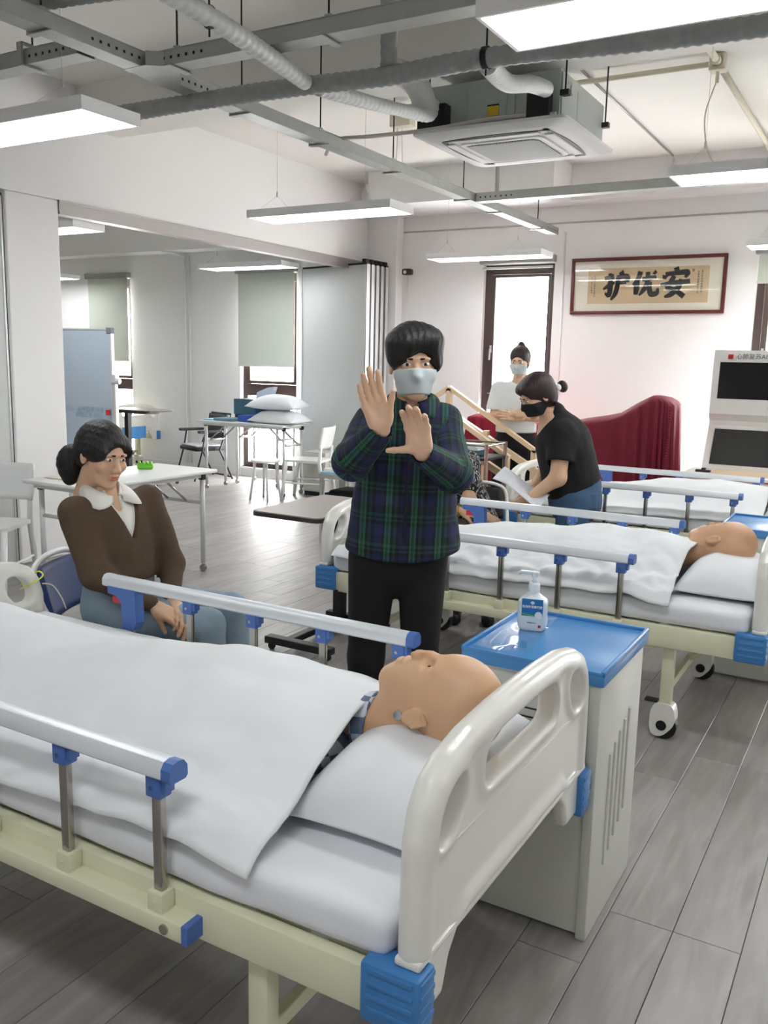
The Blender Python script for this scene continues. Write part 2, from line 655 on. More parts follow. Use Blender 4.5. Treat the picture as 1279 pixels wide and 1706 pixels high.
# the wall over the folding partition and its piers
PXW = -5.5
struct(MB().box(PXW-.18, PXW, Y0, WY, 2.66, CEIL).build('wall_header', m_wall))
struct(MB().rbox(PXW-.42, PXW, 4.18, 4.64, 0, 2.66, .012).build('wall_pier', m_wall))
struct(MB().rbox(PXW-.18, PXW+.40, 9.0, WY, 0, 3.22, .012).build('wall_pilaster', m_wall))
tr = MB().box(PXW-.10, PXW+.006, 4.64, 9.0, 2.585, 2.66).box(PXW-.12, PXW+.012, 4.64, 9.0, 2.64, 2.66).box(PXW-.085, PXW+.012, 4.64, 9.0, 2.56, 2.585)
struct(tr.build('trim_1', m_trim))
bm_ = MB().box(PXW, X1, 4.85, 5.25, 3.22, CEIL)
struct(bm_.build('ceiling_beam', m_ceil))
struct(MB().box(PXW, X1, 8.86, WY, 3.16, CEIL).box(PXW+.4, -3.05, 8.35, 8.86, 3.16, CEIL).build('ceiling_beam_back', m_wall))
struct(MB().box(X0, PXW-.18, 8.86, WY, 2.9, CEIL).build('ceiling_beam_side', m_wall))
struct(MB().box(PXW, X1, WY-.012, WY, 2.985, 3.0).build('trim_2', m_trim))
bb = MB(); px = X0
for a, b in WIN:
    bb.box(px, a, WY-.014, WY, 0, .1); px = b
bb.box(px, X1, WY-.014, WY, 0, .1)
struct(bb.build('baseboard_back', m_white))

# windows
m_glass = clear('window_glass', 0.06, 0.01)
m_handle = mat('handle_silver', (205, 205, 205), 0.3, 0.8)
for i, (a, b) in enumerate(WIN):
    y0, y1 = WY+.07, WY+.15
    root = struct(MB().box(a, b, y0, y1, 2.50, 2.60).box(a, b, y0, y1, .12, .18).box(a, a+.07, y0, y1, .18, 2.50).box(b-.055, b, y0, y1, .18, 2.50)
                  .box(a+.07, b-.055, y0, y1, 1.06, 1.21).build('window_%d' % (i+1), m_brown))
    sash = MB()
    s0, s1, t0, t1 = a+.075, b-.06, 1.215, 2.495
    sash.box(s0, s0+.05, y0-.02, y1-.02, t0, t1).box(s1-.02, s1, y0-.02, y1-.02, t0, t1).box(s0+.05, s1-.02, y0-.02, y1-.02, t1-.03, t1).box(s0+.05, s1-.02, y0-.02, y1-.02, t0, t0+.04)
    so = sash.build('sash', m_brown, root)
    MB().box(s0+.052, s0+.062, y0-.024, y1-.03, t0+.04, t1-.03).build('bead', m_white, so)
    MB().box(s0+.05, s1-.02, y1-.05, y1-.044, t0+.04, t1-.03).build('pane', m_glass, root)
    MB().box(a+.07, b-.055, y1-.04, y1-.034, .18, 1.06).build('pane', m_glass, root)
    MB().box(s0+.015, s0+.035, y0-.035, y0-.02, 1.66, 1.74).bar((s0+.025, y0-.045, 1.70), (s0+.02, y0-.045, 1.58), .016).build('handle', m_handle, root)
    MB().box(a, b, WY-.02, y0, .095, .12).build('sill', m_white, root)

# roller blinds
m_blind = mat('blind_fabric', (198, 204, 192), 0.85, bump=0.02, bs=400)
m_cass = mat('blind_cassette', (150, 150, 146), 0.5)
BL = [('pale roller blind lowered halfway on the far-left window behind the whiteboard', 1.48, 0), ('pale roller blind lowered over the window behind the pillow table', 1.46, 1),
      ('roller blind fully wound up above the open tall window', 2.57, 2), ('roller blind partly lowered on the window at right edge', 2.36, 3), None]
for (a, b), spec in zip(WIN, BL):
    if not spec:
        continue
    lab, zb, _ = spec
    t = thing('roller_blind', lab, 'blind', (a, WY, 2.6), group='roller blinds on the back wall')
    MB().rbox(-.02, b-a+.02, -.085, -.003, .0, .075, .01).build('cassette', m_cass, t)
    if zb < 2.56:
        MB().box(.01, b-a-.01, -.045, -.042, zb-2.6, .02).build('fabric', m_blind, t)
    MB().rbox(.005, b-a-.005, -.052, -.036, zb-2.625, zb-2.6, .004).build('bottom_bar', m_blind, t)

# ------------------------------------------------------------------ ceiling panels
m_lamp = emit('panel_diffuser', (250, 253, 255), LAMP)
m_lframe = mat('panel_frame', (246, 246, 246), 0.5)
def panel_light(x0, y0, label, grp='suspended flat panel lights'):
    Wd, Dp, z = 1.2, 0.33, 2.55
    t = thing('panel_light', label, 'ceiling light', (x0, y0, z), group=grp)
    MB().box(0, Wd, 0, .012, 0, .055).box(0, Wd, Dp-.012, Dp, 0, .055).box(0, .012, .012, Dp-.012, 0, .055).box(Wd-.012, Wd, .012, Dp-.012, 0, .055).box(.012, Wd-.012, .012, Dp-.012, .045, .055).build('frame', m_lframe, t)
    MB().box(.012, Wd-.012, .012, Dp-.012, .004, .012).build('diffuser', m_lamp, t)
    for sx in (.15, .90):
        w_ = MB()
        w_.tube([(sx, Dp/2, .17), (sx-.06, .03, .055)], .0012, 5).tube([(sx, Dp/2, .17), (sx+.06, Dp-.03, .055)], .0012, 5).tube([(sx, Dp/2, .17), (sx, Dp/2, CEIL-z)], .0012, 5).lathe([(.004, .16), (.006, .17), (.006, .19), (.003, .2)], (sx, Dp/2, 0), 8)
        w_.build('suspension_wire', m_cable, t)
    return t
panel_light(-4.25, 2.71, 'panel light at upper left, cut by the photo edge')
panel_light(-4.25, 5.27, 'panel light hanging in front of the folding partition track')
panel_light(-4.22, 8.03, 'panel light hanging just above the tall open window')
panel_light(-1.2, 2.55, 'largest panel light at the top right, nearest the camera')
panel_light(-1.2, 5.02, 'panel light right of the ceiling cassette unit')
panel_light(-1.24, 8.03, 'panel light above the right-edge window, beyond the framed calligraphy')
panel_light(-7.2, 8.03, 'panel light in the side room over the pillow table')
panel_light(-7.06, 5.08, 'panel light in the side room behind the header, beside the white pier')
panel_light(-11.08, 8.33, 'small far panel light in the side room over the whiteboard')
panel_light(-1.2, 0.0, 'panel light directly above the camera, out of view', 'panel lights out of view')
panel_light(-1.2, -2.6, 'panel light well behind the camera, out of view', 'panel lights out of view')
panel_light(1.9, 0.0, 'panel light to the right of the camera, out of view', 'panel lights out of view')
panel_light(-4.25, 0.0, 'panel light beyond the left photo edge, beside the camera', 'panel lights out of view')
for y, lb in ((2.6, 'beyond the right photo edge, level with the nearest lights'), (5.1, 'beyond the right photo edge, level with the air conditioner'), (8.03, 'beyond the right photo edge, close to the window wall')):
    panel_light(1.9, y, 'panel light '+lb, 'panel lights out of view')
for x, y in ((-7.1, 2.4), (-10.1, 2.4), (-10.1, 5.1)):
    panel_light(x, y, 'hidden side-room panel light %s' % ('nearest the pier' if x > -8 else 'in the near left corner' if y < 4 else 'at the middle left'), 'side room lights out of view')

# ------------------------------------------------------------------ ceiling cassette air conditioner
m_acw = mat('ac_white_plastic', (214, 214, 212), 0.65)
m_acg = mat('ac_grey_steel', (172, 180, 176), 0.45, 0.35, var=0.06, vs=5)
m_slot = mat('ac_slot_black', (22, 22, 22), 0.6)
m_yel = mat('yellow_sticker', (214, 182, 40), 0.5)
ac = thing('air_conditioner', 'white ceiling cassette air conditioner with exposed grey steel body', 'air conditioner', (-2.68, 4.86, 2.85))
def sq(c, hw, r, n=6):
    return rounded([(c[0]-hw, c[1]-hw), (c[0]+hw, c[1]-hw), (c[0]+hw, c[1]+hw), (c[0]-hw, c[1]+hw)], r, n)
S = 0.95; c0 = (S/2, S/2)
pn = MB()
o_ = sq(c0, S/2, .05); i_ = sq(c0, S/2-.06, .05)
n_ = len(o_)
pn.add([(x, y, .04) for x, y in o_]+[(x, y, .022) for x, y in o_]+[(x, y, 0) for x, y in i_], [tuple(range(n_))]+[(i, (i+1) % n_, n_+(i+1) % n_, n_+i) for i in range(n_)]+[(n_+i, n_+(i+1) % n_, 2*n_+(i+1) % n_, 2*n_+i) for i in range(n_)]+[tuple(range(2*n_, 3*n_))])
pn.build('face_panel', m_acw, ac, ang=40)
# curved air slots, flaps and the lattice grille
def slot(mid, half, rot):
    m = MB()
    pts_o = []; pts_i = []
    for k in range(13):
        t = -1+2*k/12
        bow = .018*(t*t)
        pts_o.append((t*half, -.368+bow*1.6)); pts_i.append((t*half*.985, -.345+bow*1.8))
    poly = pts_o+pts_i[::-1]
    m.prism(poly, 'z', -.004, .002)
    M = Matrix.Translation((c0[0], c0[1], 0)) @ Matrix.Rotation(rot, 4, 'Z')
    return m.xf(M)
for q in range(4):
    slot(0, .33, q*math.pi/2).build('air_slot', m_slot, ac)
    fl = MB().rbox(-.27, .27, -.34, -.285, -.010, .002, .004)
    fl.xf(Matrix.Translation((c0[0], c0[1], 0)) @ Matrix.Rotation(q*math.pi/2, 4, 'Z')).build('flap', m_acw, ac)
MB().prism(sq(c0, .262, .06), 'z', -.012, .003).build('grille_frame', m_acw, ac)
MB().prism(sq(c0, .225, .05), 'z', -.014, .0).build('grille_back', mat('ac_grille_back', (96, 96, 95), .6), ac)
gl = MB()
for k in range(-22, 23):
    u = k*.014*1.414
    h_ = .222
    for sgn in (1,):
        # line y = x + u clipped to the square
        lo_ = max(-h_, -h_-u); hi_ = min(h_, h_-u)
        if hi_-lo_ > .03:
            gl.bar((c0[0]+lo_, c0[1]+lo_+u, -.016), (c0[0]+hi_, c0[1]+hi_+u, -.016), .005, .006)
for k in range(-10, 11):
    gl.box(c0[0]-.222, c0[0]+.222, c0[1]+k*.021-.002, c0[1]+k*.021+.002, -.0165, -.013)
go = gl.build('grille_lattice', m_acw, ac); go['kind'] = 'stuff'
MB().lathe([(.001, -.004), (.022, -.004), (.024, .003)], (.80, .12, .004), 16).build('sensor', m_black, ac)
bd = MB().box(.07, .87, .12, .93, .04, .31)
bd.box(.062, .07, .14, .91, .05, .30).box(.87, .878, .14, .91, .05, .30)
bd.build('steel_body', m_acg, ac)
for xs in (.30, .55, .60):
    MB().box(xs, xs+.008, .112, .12, .06, .30).build('body_seam', m_acg, ac)
MB().box(.02, .2, .04, .12, .04, .19).build('control_box', m_black, ac)
MB().box(.70, .83, .06, .12, .04, .22).build('control_box', m_black, ac)
MB().box(.44, .51, .11, .119, .105, .165).build('sticker', m_yel, ac)
MB().box(.44, .51, .109, .119, .158, .166).build('sticker_band', m_black, ac)
for yy in (.14, .9):
    for xx in (.045, .895):
        MB().tube([(xx, yy, .2), (xx, yy, CEIL-2.85)], .005, 6).box(xx-.025, xx+.025, yy-.02, yy+.02, .17, .2).build('hanger_rod', m_dark, ac)
MB().lathe([(.03, .870), (.03, .882), (.034, .884)], (0, .3, .24), 14, 'x').box(.872, .88, .40, .6, .1, .26).build('service_plate', m_acg, ac)
MB().tube(spline([(.86, .1, .07), (.5, .08, .08), (.1, .02, .045), (-.25, -.03, .035), (-.58, .08, .07), (-.74, .2, .02)], 6), .012, 8).build('drain_hose', m_cable, ac)

# ------------------------------------------------------------------ ducts, trays, conduits
m_duct = mat('grey_flexible_duct', (158, 162, 160), 0.6, 0.15, var=0.18, vs=26, bump=0.25, bs=25)
m_ductl = mat('pale_flexible_duct', (206, 208, 206), 0.55, 0.1, var=0.1, vs=30, bump=0.2, bs=25)
def duct(name, pts, r, label, material, pitch=0.045, n=14, rod=()):
    P = spline(pts, 10)
    L = [0]
    for a, b in zip(P, P[1:]):
        L.append(L[-1]+(b-a).length)
    tot = L[-1]; m = max(8, int(tot/(pitch/4)))
    Q = []; rs = []
    j = 0
    for i in range(m+1):
        t = tot*i/m
        while j < len(L)-2 and L[j+1] < t:
            j += 1
        f = (t-L[j])/max(1e-9, L[j+1]-L[j])
        Q.append(P[j].lerp(P[j+1], min(1, f)))
        rs.append(r*(1+0.06*math.sin(2*math.pi*t/pitch)+0.03*math.sin(t*7.3)))
    th = tag(bpy.data.objects.new(name, None), label, 'duct')
    COL.objects.link(th)
    MB().tube(Q, rs, n).build('hose', material, th, smooth=True)
    for (x, y, z) in rod:
        MB().tube([(x, y, z-.07), (x, y, CEIL)], .004, 6).build('hanger_rod', m_dark, th)
        MB().lathe([(r*1.12, -.012), (r*1.12, .012)], (x, y, z), 14, 'x').build('clamp', m_black, th)
    return th
DZ = 2.80
duct('flexible_duct', [(-3.87, 3.56, DZ), (-2.99, 3.58, DZ+.005), (-2.53, 3.59, DZ), (-2.11, 3.61, DZ-.008), (-1.67, 3.63, DZ+.008), (-1.06, 3.68, DZ), (-.53, 3.74, DZ), (.9, 3.79, DZ)], .041, 'long grey flexible duct running across the ceiling behind the lights', m_duct, rod=[(-1.65, 3.63, DZ+.008)])
duct('flexible_duct', [(-2.41, 2.02, DZ+.02), (-2.40, 2.51, DZ+.02), (-2.42, 2.92, DZ+.01), (-2.51, 3.54, DZ)], .037, 'pale flexible duct slanting from the top edge into the long duct', m_ductl, rod=[(-2.41, 2.77, DZ+.015)])
duct('flexible_duct', [(-2.50, 3.63, DZ-.005), (-2.49, 4.1, 2.843), (-2.50, 4.5, 2.898), (-2.50, 4.75, 2.938), (-2.53, 4.85, 3.03)], .034, 'short pale duct bending up to the left side of the air conditioner', m_ductl)
duct('flexible_duct', [(-1.66, 3.67, DZ-.005), (-1.75, 4.1, 2.846), (-1.79, 4.5, 2.95), (-1.85, 4.88, 3.03)], .040, 'curved pale duct entering the air conditioner near its right corner', m_ductl)
duct('flexible_duct', [(-4.6, 2.64, 3.02), (-3.4, 2.72, 3.02), (-2.66, 2.84, 3.03), (-1.5, 2.84, 3.03)], .05, 'grey flexible duct crossing the top-left ceiling corner', m_duct, rod=[(-2.0, 2.84, 3.03)])
duct('flexible_duct', [(-2.11, 3.61, DZ+.03), (-2.11, 3.60, 3.05), (-2.12, 3.58, CEIL-.02)], .037, 'vertical grey duct rising from the long duct to the ceiling', m_duct)

elb = thing('elbow_duct', 'white curved duct elbow beside the air conditioner body', 'duct', (-2.56, 4.72, 2.95))
MB().tube(spline([(-.02, -.25, .16), (0, -.1, .16), (.02, 0, .1), (.02, .06, .0)], 6), .07, 14).build('elbow', m_ductl, elb, ang=40)

def tray(pts_a, pts_b, label, rods=()):
    a = Vector(pts_a); b = Vector(pts_b)
    d = (b-a).normalized(); sx = Vector((-d.y, d.x, 0))
    t = thing('cable_tray', label, 'cable tray')
    Wt, Ht = .10, .06
    m = MB()
    m.bar(a, b, Wt, .003)
    for s_ in (-1, 1):
        o = sx*s_*Wt/2+Vector((0, 0, Ht/2))
        m.bar(a+o, b+o, .003, Ht)
        m.bar(a+o+Vector((0, 0, Ht/2))-sx*s_*.006, b+o+Vector((0, 0, Ht/2))-sx*s_*.006, .014, .003)
    m.build('channel', m_galv, t)
    cv = MB().bar(a+Vector((0, 0, Ht+.004)), b+Vector((0, 0, Ht+.004)), Wt+.006, .004)
    cv.build('cover', m_galv, t)
    L_ = (b-a).length
    hol = MB()
    for e in ((a, 1), (b, -1)):
        for k in range(7):
            p = e[0]+d*e[1]*(.04+k*.045)
            for s_ in (-1, 1):
                q = p+sx*s_*(Wt/2+.0022)+Vector((0, 0, Ht*.5))
                hol.bar(q-sx*.0006, q+sx*.0006, .012, .012)
    h_ = hol.build('bolt_holes', m_dark, t); h_['kind'] = 'stuff'
    for r_ in rods:
        p = a+d*r_
        MB().bar(p-sx*.075+Vector((0, 0, -.008)), p+sx*.075+Vector((0, 0, -.008)), .035, .006).bar(p+sx*.07+Vector((0, 0, -.008)), p+sx*.07+Vector((0, 0, Ht+.03)), .012, .03, up=d).bar(p+sx*.07+Vector((0, 0, Ht+.03)), p-sx*.01+Vector((0, 0, Ht+.03)), .03, .006).build('bracket', m_galv, t)
        MB().tube([p+Vector((0, 0, Ht+.02)), Vector((p.x, p.y, CEIL))], .0045, 6).build('hanger_rod', m_dark, t)
    return t
TZ = 2.85
tray((-3.2, 1.4, TZ), (-3.2, 3.18, TZ), 'galvanised cable tray section at the top-left corner', (1.25,))
tray((-3.14, 3.25, TZ), (.6, 3.25, TZ), 'galvanised cable tray crossing the top of the view behind the largest light', (.12, .95, 2.4))
tray((-3.24, 3.38, TZ), (-3.24, 8.95, TZ), 'long galvanised cable tray running back toward the open window', (.6, 1.35, 2.25, 3.4, 4.05, 5.1))
tray((-3.28, 2.95, TZ), (-4.6, 2.95, TZ), 'short galvanised tray branch above the upper-left light', (.35,))
el = MB().prism([(-3.26, 3.15), (-3.12, 3.15), (-3.05, 3.2), (-3.05, 3.30), (-3.19, 3.45), (-3.29, 3.45)], 'z', TZ-.003, TZ+.0)
el.prism([(-3.12, 3.15), (-3.05, 3.2), (-3.052, 3.203), (-3.122, 3.153)], 'z', TZ, TZ+.06)
tag(el.build('tray_elbow', m_galv), 'galvanised corner piece joining three cable trays', 'cable tray')
m_pipe = mat('cream_pipe', (214, 208, 188), 0.5)
def pipe(name, pts, r, label, material=m_pipe, cat='pipe'):
    return tag(MB().tube(spline(pts, 5) if len(pts) > 2 else pts, r, 8).build(name, material, smooth=True), label, cat)
pz_ = CEIL-.05
jb = thing('junction_box', 'cream pipe junction on the ceiling near the right edge', 'junction box', (-1.22, 6.22, pz_))
MB().rbox(-.05, .05, -.05, .05, -.05, .05, .008).build('box', m_pipe, jb)
MB().lathe([(.03, -.1), (.03, -.05), (.034, -.05), (.034, .05)], (0, 0, 0), 12, 'y').tube([(0, 0, -.05), (0, 0, -.12)], .012, 8).build('fitting', m_pipe, jb)
MB().tube(spline([(.0, 0, -.1), (-.06, .02, -.3), (-.03, .0, -.5), (.03, -.04, -.62)], 8), .005, 6).build('dangling_cable', m_cable, jb)
pipe('ceiling_pipe', [(-3.6, 6.22, pz_), (-1.27, 6.22, pz_)], .018, 'cream ceiling pipe running left from the junction toward the air conditioner')
pipe('ceiling_pipe', [(-1.22, 6.27, pz_), (-1.22, 8.85, pz_)], .022, 'cream ceiling pipe running from the junction to the back wall')
pipe('ceiling_pipe', [(-1.22, 5.27, pz_), (-1.22, 6.17, pz_)], .022, 'short cream ceiling pipe between beam and junction')
pipe('conduit', [(-2.07, 5.9, CEIL-.012), (-2.07, 8.82, CEIL-.012)], .009, 'thin conduit along the ceiling right of the air conditioner', m_trim)
pipe('conduit', [(-2.07, 8.85, CEIL-.03), (-2.07, 8.845, 3.2)], .011, 'short cream drop pipe on the back beam')
cd_ = tray((-3.18, 6.95, TZ-.0), (-.2, 6.95, TZ-.0), 'slim galvanised tray branching right from the long tray')
jb2 = thing('junction_box', 'cream junction box hanging left of the air conditioner with thin cables', 'junction box', (-3.55, 6.3, 3.38))
MB().rbox(-.09, .09, -.05, .05, -.05, .05, .008).build('box', m_pipe, jb2)
MB().tube([(-.04, 0, -.05), (-.05, 0, -.42)], .004, 5).tube([(0, 0, -.05), (0.01, 0, -.42)], .003, 5).tube([(0, 0, .05), (0, 0, .12)], .01, 6).build('cable', m_cable, jb2)
pipe('wall_conduit', [(-3.18, 9.14, .1), (-3.18, 9.14, 2.9)], .011, 'thin vertical conduit between the open window and the framed calligraphy', m_wall)
pipe('wall_conduit', [(-8.42, 9.13, .1), (-8.42, 9.13, 2.7), (-8.42, 9.12, 2.84), (-8.55, 8.85, 2.9)], .016, 'white vertical pipe between the two side-room windows', m_wall)
pipe('wall_conduit', [(-8.34, 9.13, .1), (-8.34, 9.13, 2.86)], .010, 'thinner white conduit beside the side-room pipe', m_wall)
pipe('wall_conduit', [(-5.03, 9.14, 1.0), (-5.03, 9.14, 2.5)], .007, 'thin cable conduit below the security camera', m_wall)
vp = thing('drain_pipe', 'short vertical grey drain pipe with cap below the air conditioner', 'pipe', (-3.02, 6.95, 2.916))
MB().cyl((0, 0, 0), (0, 0, .22), .016, n=10).build('tube', m_trim, vp)
MB().cyl((0, 0, .2), (0, 0, .25), .021, n=10).build('cap', m_trim, vp)
# security camera
sc_ = thing('security_camera', 'small dark red security camera on the pilaster beside the folding partition', 'camera', (-5.0, 9.15, 2.54))
MB().lathe([(.02, -.02), (.034, -.015), (.034, .0)], (0, 0, 0), 14, 'y').build('mount', m_white, sc_)
MB().tube([(0, -.02, 0), (.02, -.07, 0)], .01, 8).build('arm', m_white, sc_)
MB().rbox(-.045, .065, -.14, -.05, -.03, .04, .02, 3).build('body', mat('camera_maroon', (70, 28, 30), .35), sc_, smooth=True)
MB().lathe([(.018, -.146), (.02, -.138)], (.0, 0, 0), 14, 'y').build('lens', m_white, sc_)
# ------------------------------------------------------------------ hospital beds
m_cream = mat('cream_painted_steel', (216, 215, 186), 0.4, var=0.02, vs=3)
m_abs = mat('offwhite_abs', (224, 223, 215), 0.28, coat=0.25)
m_blue = mat('blue_plastic', (60, 122, 182), 0.38)
m_railblue = mat('rail_blue_plastic', (72, 108, 176), 0.38)
m_rail = mat('rail_white_aluminium', (222, 227, 231), 0.34, 0.25)
m_redp = mat('red_plastic', (196, 48, 52), 0.4)
m_linen = mat('white_linen', (224, 227, 232), 0.85, bump=0.06, bs=30)
m_linen2 = mat('white_cotton_cover', (226, 229, 231), 0.85, bump=0.06, bs=18)
m_pillow = mat('white_pillow', (226, 229, 232), 0.85, bump=0.04, bs=25)
BW = 0.93
def board(name, top, parent, xc):
    """moulded end board, outline in (y,z)"""
    dz = top-0.895
    half = [(.0, .405), (.0, .60), (.004, .74+dz), (.022, .80+dz), (.055, .842+dz), (.11, .868+dz), (.2, .886+dz), (.33, .894+dz), (.455, .896+dz)]
    full = half+[(.91-y, z) for y, z in half[-2::-1]]
    full += [(.80, .405), (.775, .47), (.72, .525), (.19, .525), (.135, .47), (.11, .405)]
    hz = dz
    h1 = rounded([(.052, .715+hz), (.058, .775+hz), (.105, .822+hz), (.165, .825+hz), (.165, .77+hz), (.12, .715+hz)], .03)
    h1b = [(.91-y, z) for y, z in h1][::-1]
    h2 = rounded([(.245, .745+hz), (.255, .835+hz), (.33, .845+hz), (.58, .845+hz), (.655, .835+hz), (.665, .745+hz)], .04)
    s = SDF((-.05, -.03, .38), (.05, .94, .93), .0055)
    def F(X, Y, Z):
        d2 = poly_sd(full, Y+0*Z, Z+0*Y)
        r = .014
        wx = d2+r; wy = np.abs(X)-.019+r
        e = np.minimum(np.maximum(wx, wy), 0)+np.sqrt(np.maximum(wx, 0)**2+np.maximum(wy, 0)**2)-r
        rim = np.sqrt((d2+.026)**2+(X*.9)**2)-.027
        rim = np.where(Z < .53, 1, rim)
        k = .012
        t = np.clip(.5+.5*(rim-e)/k, 0, 1)
        e = rim*(1-t)+e*t-k*t*(1-t)
        for h in (h1, h1b, h2):
            dh = poly_sd(h, Y+0*Z, Z+0*Y)
            ring = np.sqrt((dh-.006)**2+(X*.8)**2)-.022
            t = np.clip(.5+.5*(ring-e)/.015, 0, 1)
            e = ring*(1-t)+e*t-.015*t*(1-t)
        for h in (h1, h1b, h2):
            dh = poly_sd(h, Y+0*Z, Z+0*Y)
            t = np.clip(.5-.5*(e+dh)/.012, 0, 1)
            e = e*(1-t)-dh*t+.012*t*(1-t)
        return e
    s.fn(F)
    o = s.build(name, m_abs, parent, it=1)
    o.location = (xc, .01, 0)
    MB().rbox(-.0255, .0255, -.004, .914, .519, .535, .005).build('lip', m_abs, o, ang=40)
    MB().rbox(-.0212, .0212, .11, .80, .693+dz, .699+dz, .002).build('crease', m_abs, o, ang=40)
    return o
def corner_block(parent, x, y, sx, sy):
    m = MB()
    m.rbox(-.115, .004, -.014, .05, .402, .518, .008)
    b = MB()
    for k in range(4):
        z = .425+k*.025
        b.rbox(-.10, -.008, -.0158, -.012, z, z+.011, .0015)
        b.rbox(.0, .0058, -.008, .045, z, z+.011, .002)
    M = Matrix.Translation((x, y, 0)) @ Matrix.Diagonal((sx, sy, 1, 1))
    o = m.xf(M).build('corner_block', m_blue, parent, ang=40)
    b.xf(M).build('grip_ribs', m_blue, o, ang=40)
    return o
def castor(parent, x, y):
    root = MB()
    # housing: two white side discs bridged over a black wheel
    prof = rounded([(-.055, .03), (-.055, .11), (-.035, .145), (.03, .145), (.045, .12), (.05, .06), (.0, .0), (-.04, .0)], .03)
    root.prism([(p, q+.012) for p, q in prof], 'y', -.032, .032)
    o = root.build('castor', m_abs, parent, ang=40)
    MB().cyl((0, -.02, .055), (0, .02, .055), .055, n=20).build('wheel', m_black, o, ang=40)
    MB().lathe([(.022, -.035), (.022, .035)], (-.005, 0, .062), 14, 'y').build('axle_cap', m_black, o)
    MB().rbox(-.085, -.03, -.018, .018, .15, .162, .004).build('brake_lever', m_black, o)
    o.location = (x, y, 0)
    return o
def side_rail(parent, y, side):
    """side=-1 near, +1 far"""
    x1, x0 = -.535, -1.765
    z = .764
    prof = [(-.024, -.014), (-.023, .006), (-.014, .018), (0, .021), (.014, .018), (.023, .006), (.024, -.014), (.018, -.02), (-.018, -.02)]
    bar = MB().prism([(y+p, z+q) for p, q in prof], 'x', x0+.02, x1-.012)
    r = bar.build('side_rail', m_rail, parent, ang=35)
    for xe, xf_ in ((x1-.012, x1+.012), (x0-.005, x0+.02)):
        MB().prism([(y+p*1.04, z+q*1.04) for p, q in prof], 'x', xe, xf_).build('end_cap', m_railblue if xe > -1 else m_rail, r)
    for k in range(5):
        xp = x1-.042-.268*k
        MB().rbox(xp-.012, xp+.012, y-.009, y+.009, .47, .745, .004).build('post', m_steel, r, ang=40)
        if k < 4:
            MB().rbox(xp-.02, xp+.02, y-.017, y+.017, .70, .748, .004).box(xp+.014, xp+.03, y-.013, y+.013, .715, .748).build('bracket', m_railblue, r, ang=40)
            MB().lathe([(.005, 0), (.005, .003)], (xp-.005, y-.017 if side < 0 else y-.0175, .72), 10, 'y').build('rivet', m_steel, r)
        else:
            lt = MB()
            lt.prism([(xp-.1, .75), (xp+.03, .75), (xp+.035, .63), (xp+.02, .60), (xp-.03, .60), (xp-.035, .69), (xp-.06, .715), (xp-.1, .72)], 'y', y-.02, y+.02)
            lt.build('latch_handle', m_railblue, r)
            MB().rbox(xp-.085, xp-.035, y-.014, y+.014, .685, .712, .004).build('release_button', m_redp, r)
        MB().rbox(xp-.02, xp+.02, y-.019, y+.019, .455, .50, .004).lathe([(.004, -.021), (.004, .021)], (xp, y, .478), 8, 'y').build('post_foot', m_cream, r, ang=40)
    ty = y
    MB().rbox(-1.80, -.50, ty-.026, ty+.026, .418, .458, .005).build('base_tube', m_cream, r, ang=40)
    MB().rbox(-.502, -.486, ty-.0265, ty+.0265, .417, .459, .003).build('tube_cap', m_railblue, r)
    MB().lathe([(.011, -.03), (.011, .03)], (-.545, ty, .437), 12, 'y').build('bolt', m_steel, r)
    return r
def make_bed(label, loc):
    t = thing('hospital_bed', label, 'bed', loc, group='hospital beds with folding side rails')
    fr = MB()
    fr.rbox(-2.06, -.06, 0, .032, .405, .495, .004).rbox(-2.06, -.06, BW-.032, BW, .405, .495, .004)
    for x in (-2.05, -1.6, -1.1, -.6, -.11):
        fr.box(x, x+.04, .032, BW-.032, .43, .48)
    fr.box(-.55, -.42, .012, .06, .395, .407).box(-2.0, -1.86, .012, .06, .395, .407)
    fr.build('frame', m_cream, t, ang=40)
    deck = MB()
    for k in range(12):
        x = -2.04+k*.166
        deck.box(x, x+.12, .04, BW-.04, .481, .4945)
    deck.build('deck_slats', m_cream, t)
    board('headboard', .897, t, -.032)
    board('footboard', .832, t, -2.088)
    for x, sx in ((0, 1), (-2.12, -1)):
        for y, sy in ((0, 1), (BW, -1)):
            corner_block(t, x, y, sx, sy)
    for x in (-.37, -1.83):
        for y in (.045, BW-.045):
            lg = MB().rbox(x-.024, x+.024, y-.02, y+.02, .15, .407, .004).build('leg', m_cream, t, ang=40)
            castor(lg, x, y)
        MB().rbox(x-.014, x+.014, .06, BW-.06, .2, .235, .004).build('leg_brace', m_cream, t)
        MB().bar((x, BW/2, .22), (x+(.25 if x > -1 else -.2), BW/2, .43), .03, .02).build('diagonal_strut', m_cream, t)
    side_rail(t, -.02, -1)
    side_rail(t, BW+.02, 1)
    return t
BEDS = [(-.60, 1.20), (-.355, 3.62), (-.26, 5.82)]
bed1 = make_bed('nearest hospital bed, in the foreground with the earringed manikin', (BEDS[0][0], BEDS[0][1], 0))
bed2 = copy_tree(bed1); bed2.location = (BEDS[1][0], BEDS[1][1], 0)
bed2['label'] = 'middle hospital bed, behind the man in the plaid shirt'
bed3 = copy_tree(bed1); bed3.location = (BEDS[2][0], BEDS[2][1], 0)
bed3['label'] = 'farthest hospital bed, beside the bending woman in black'
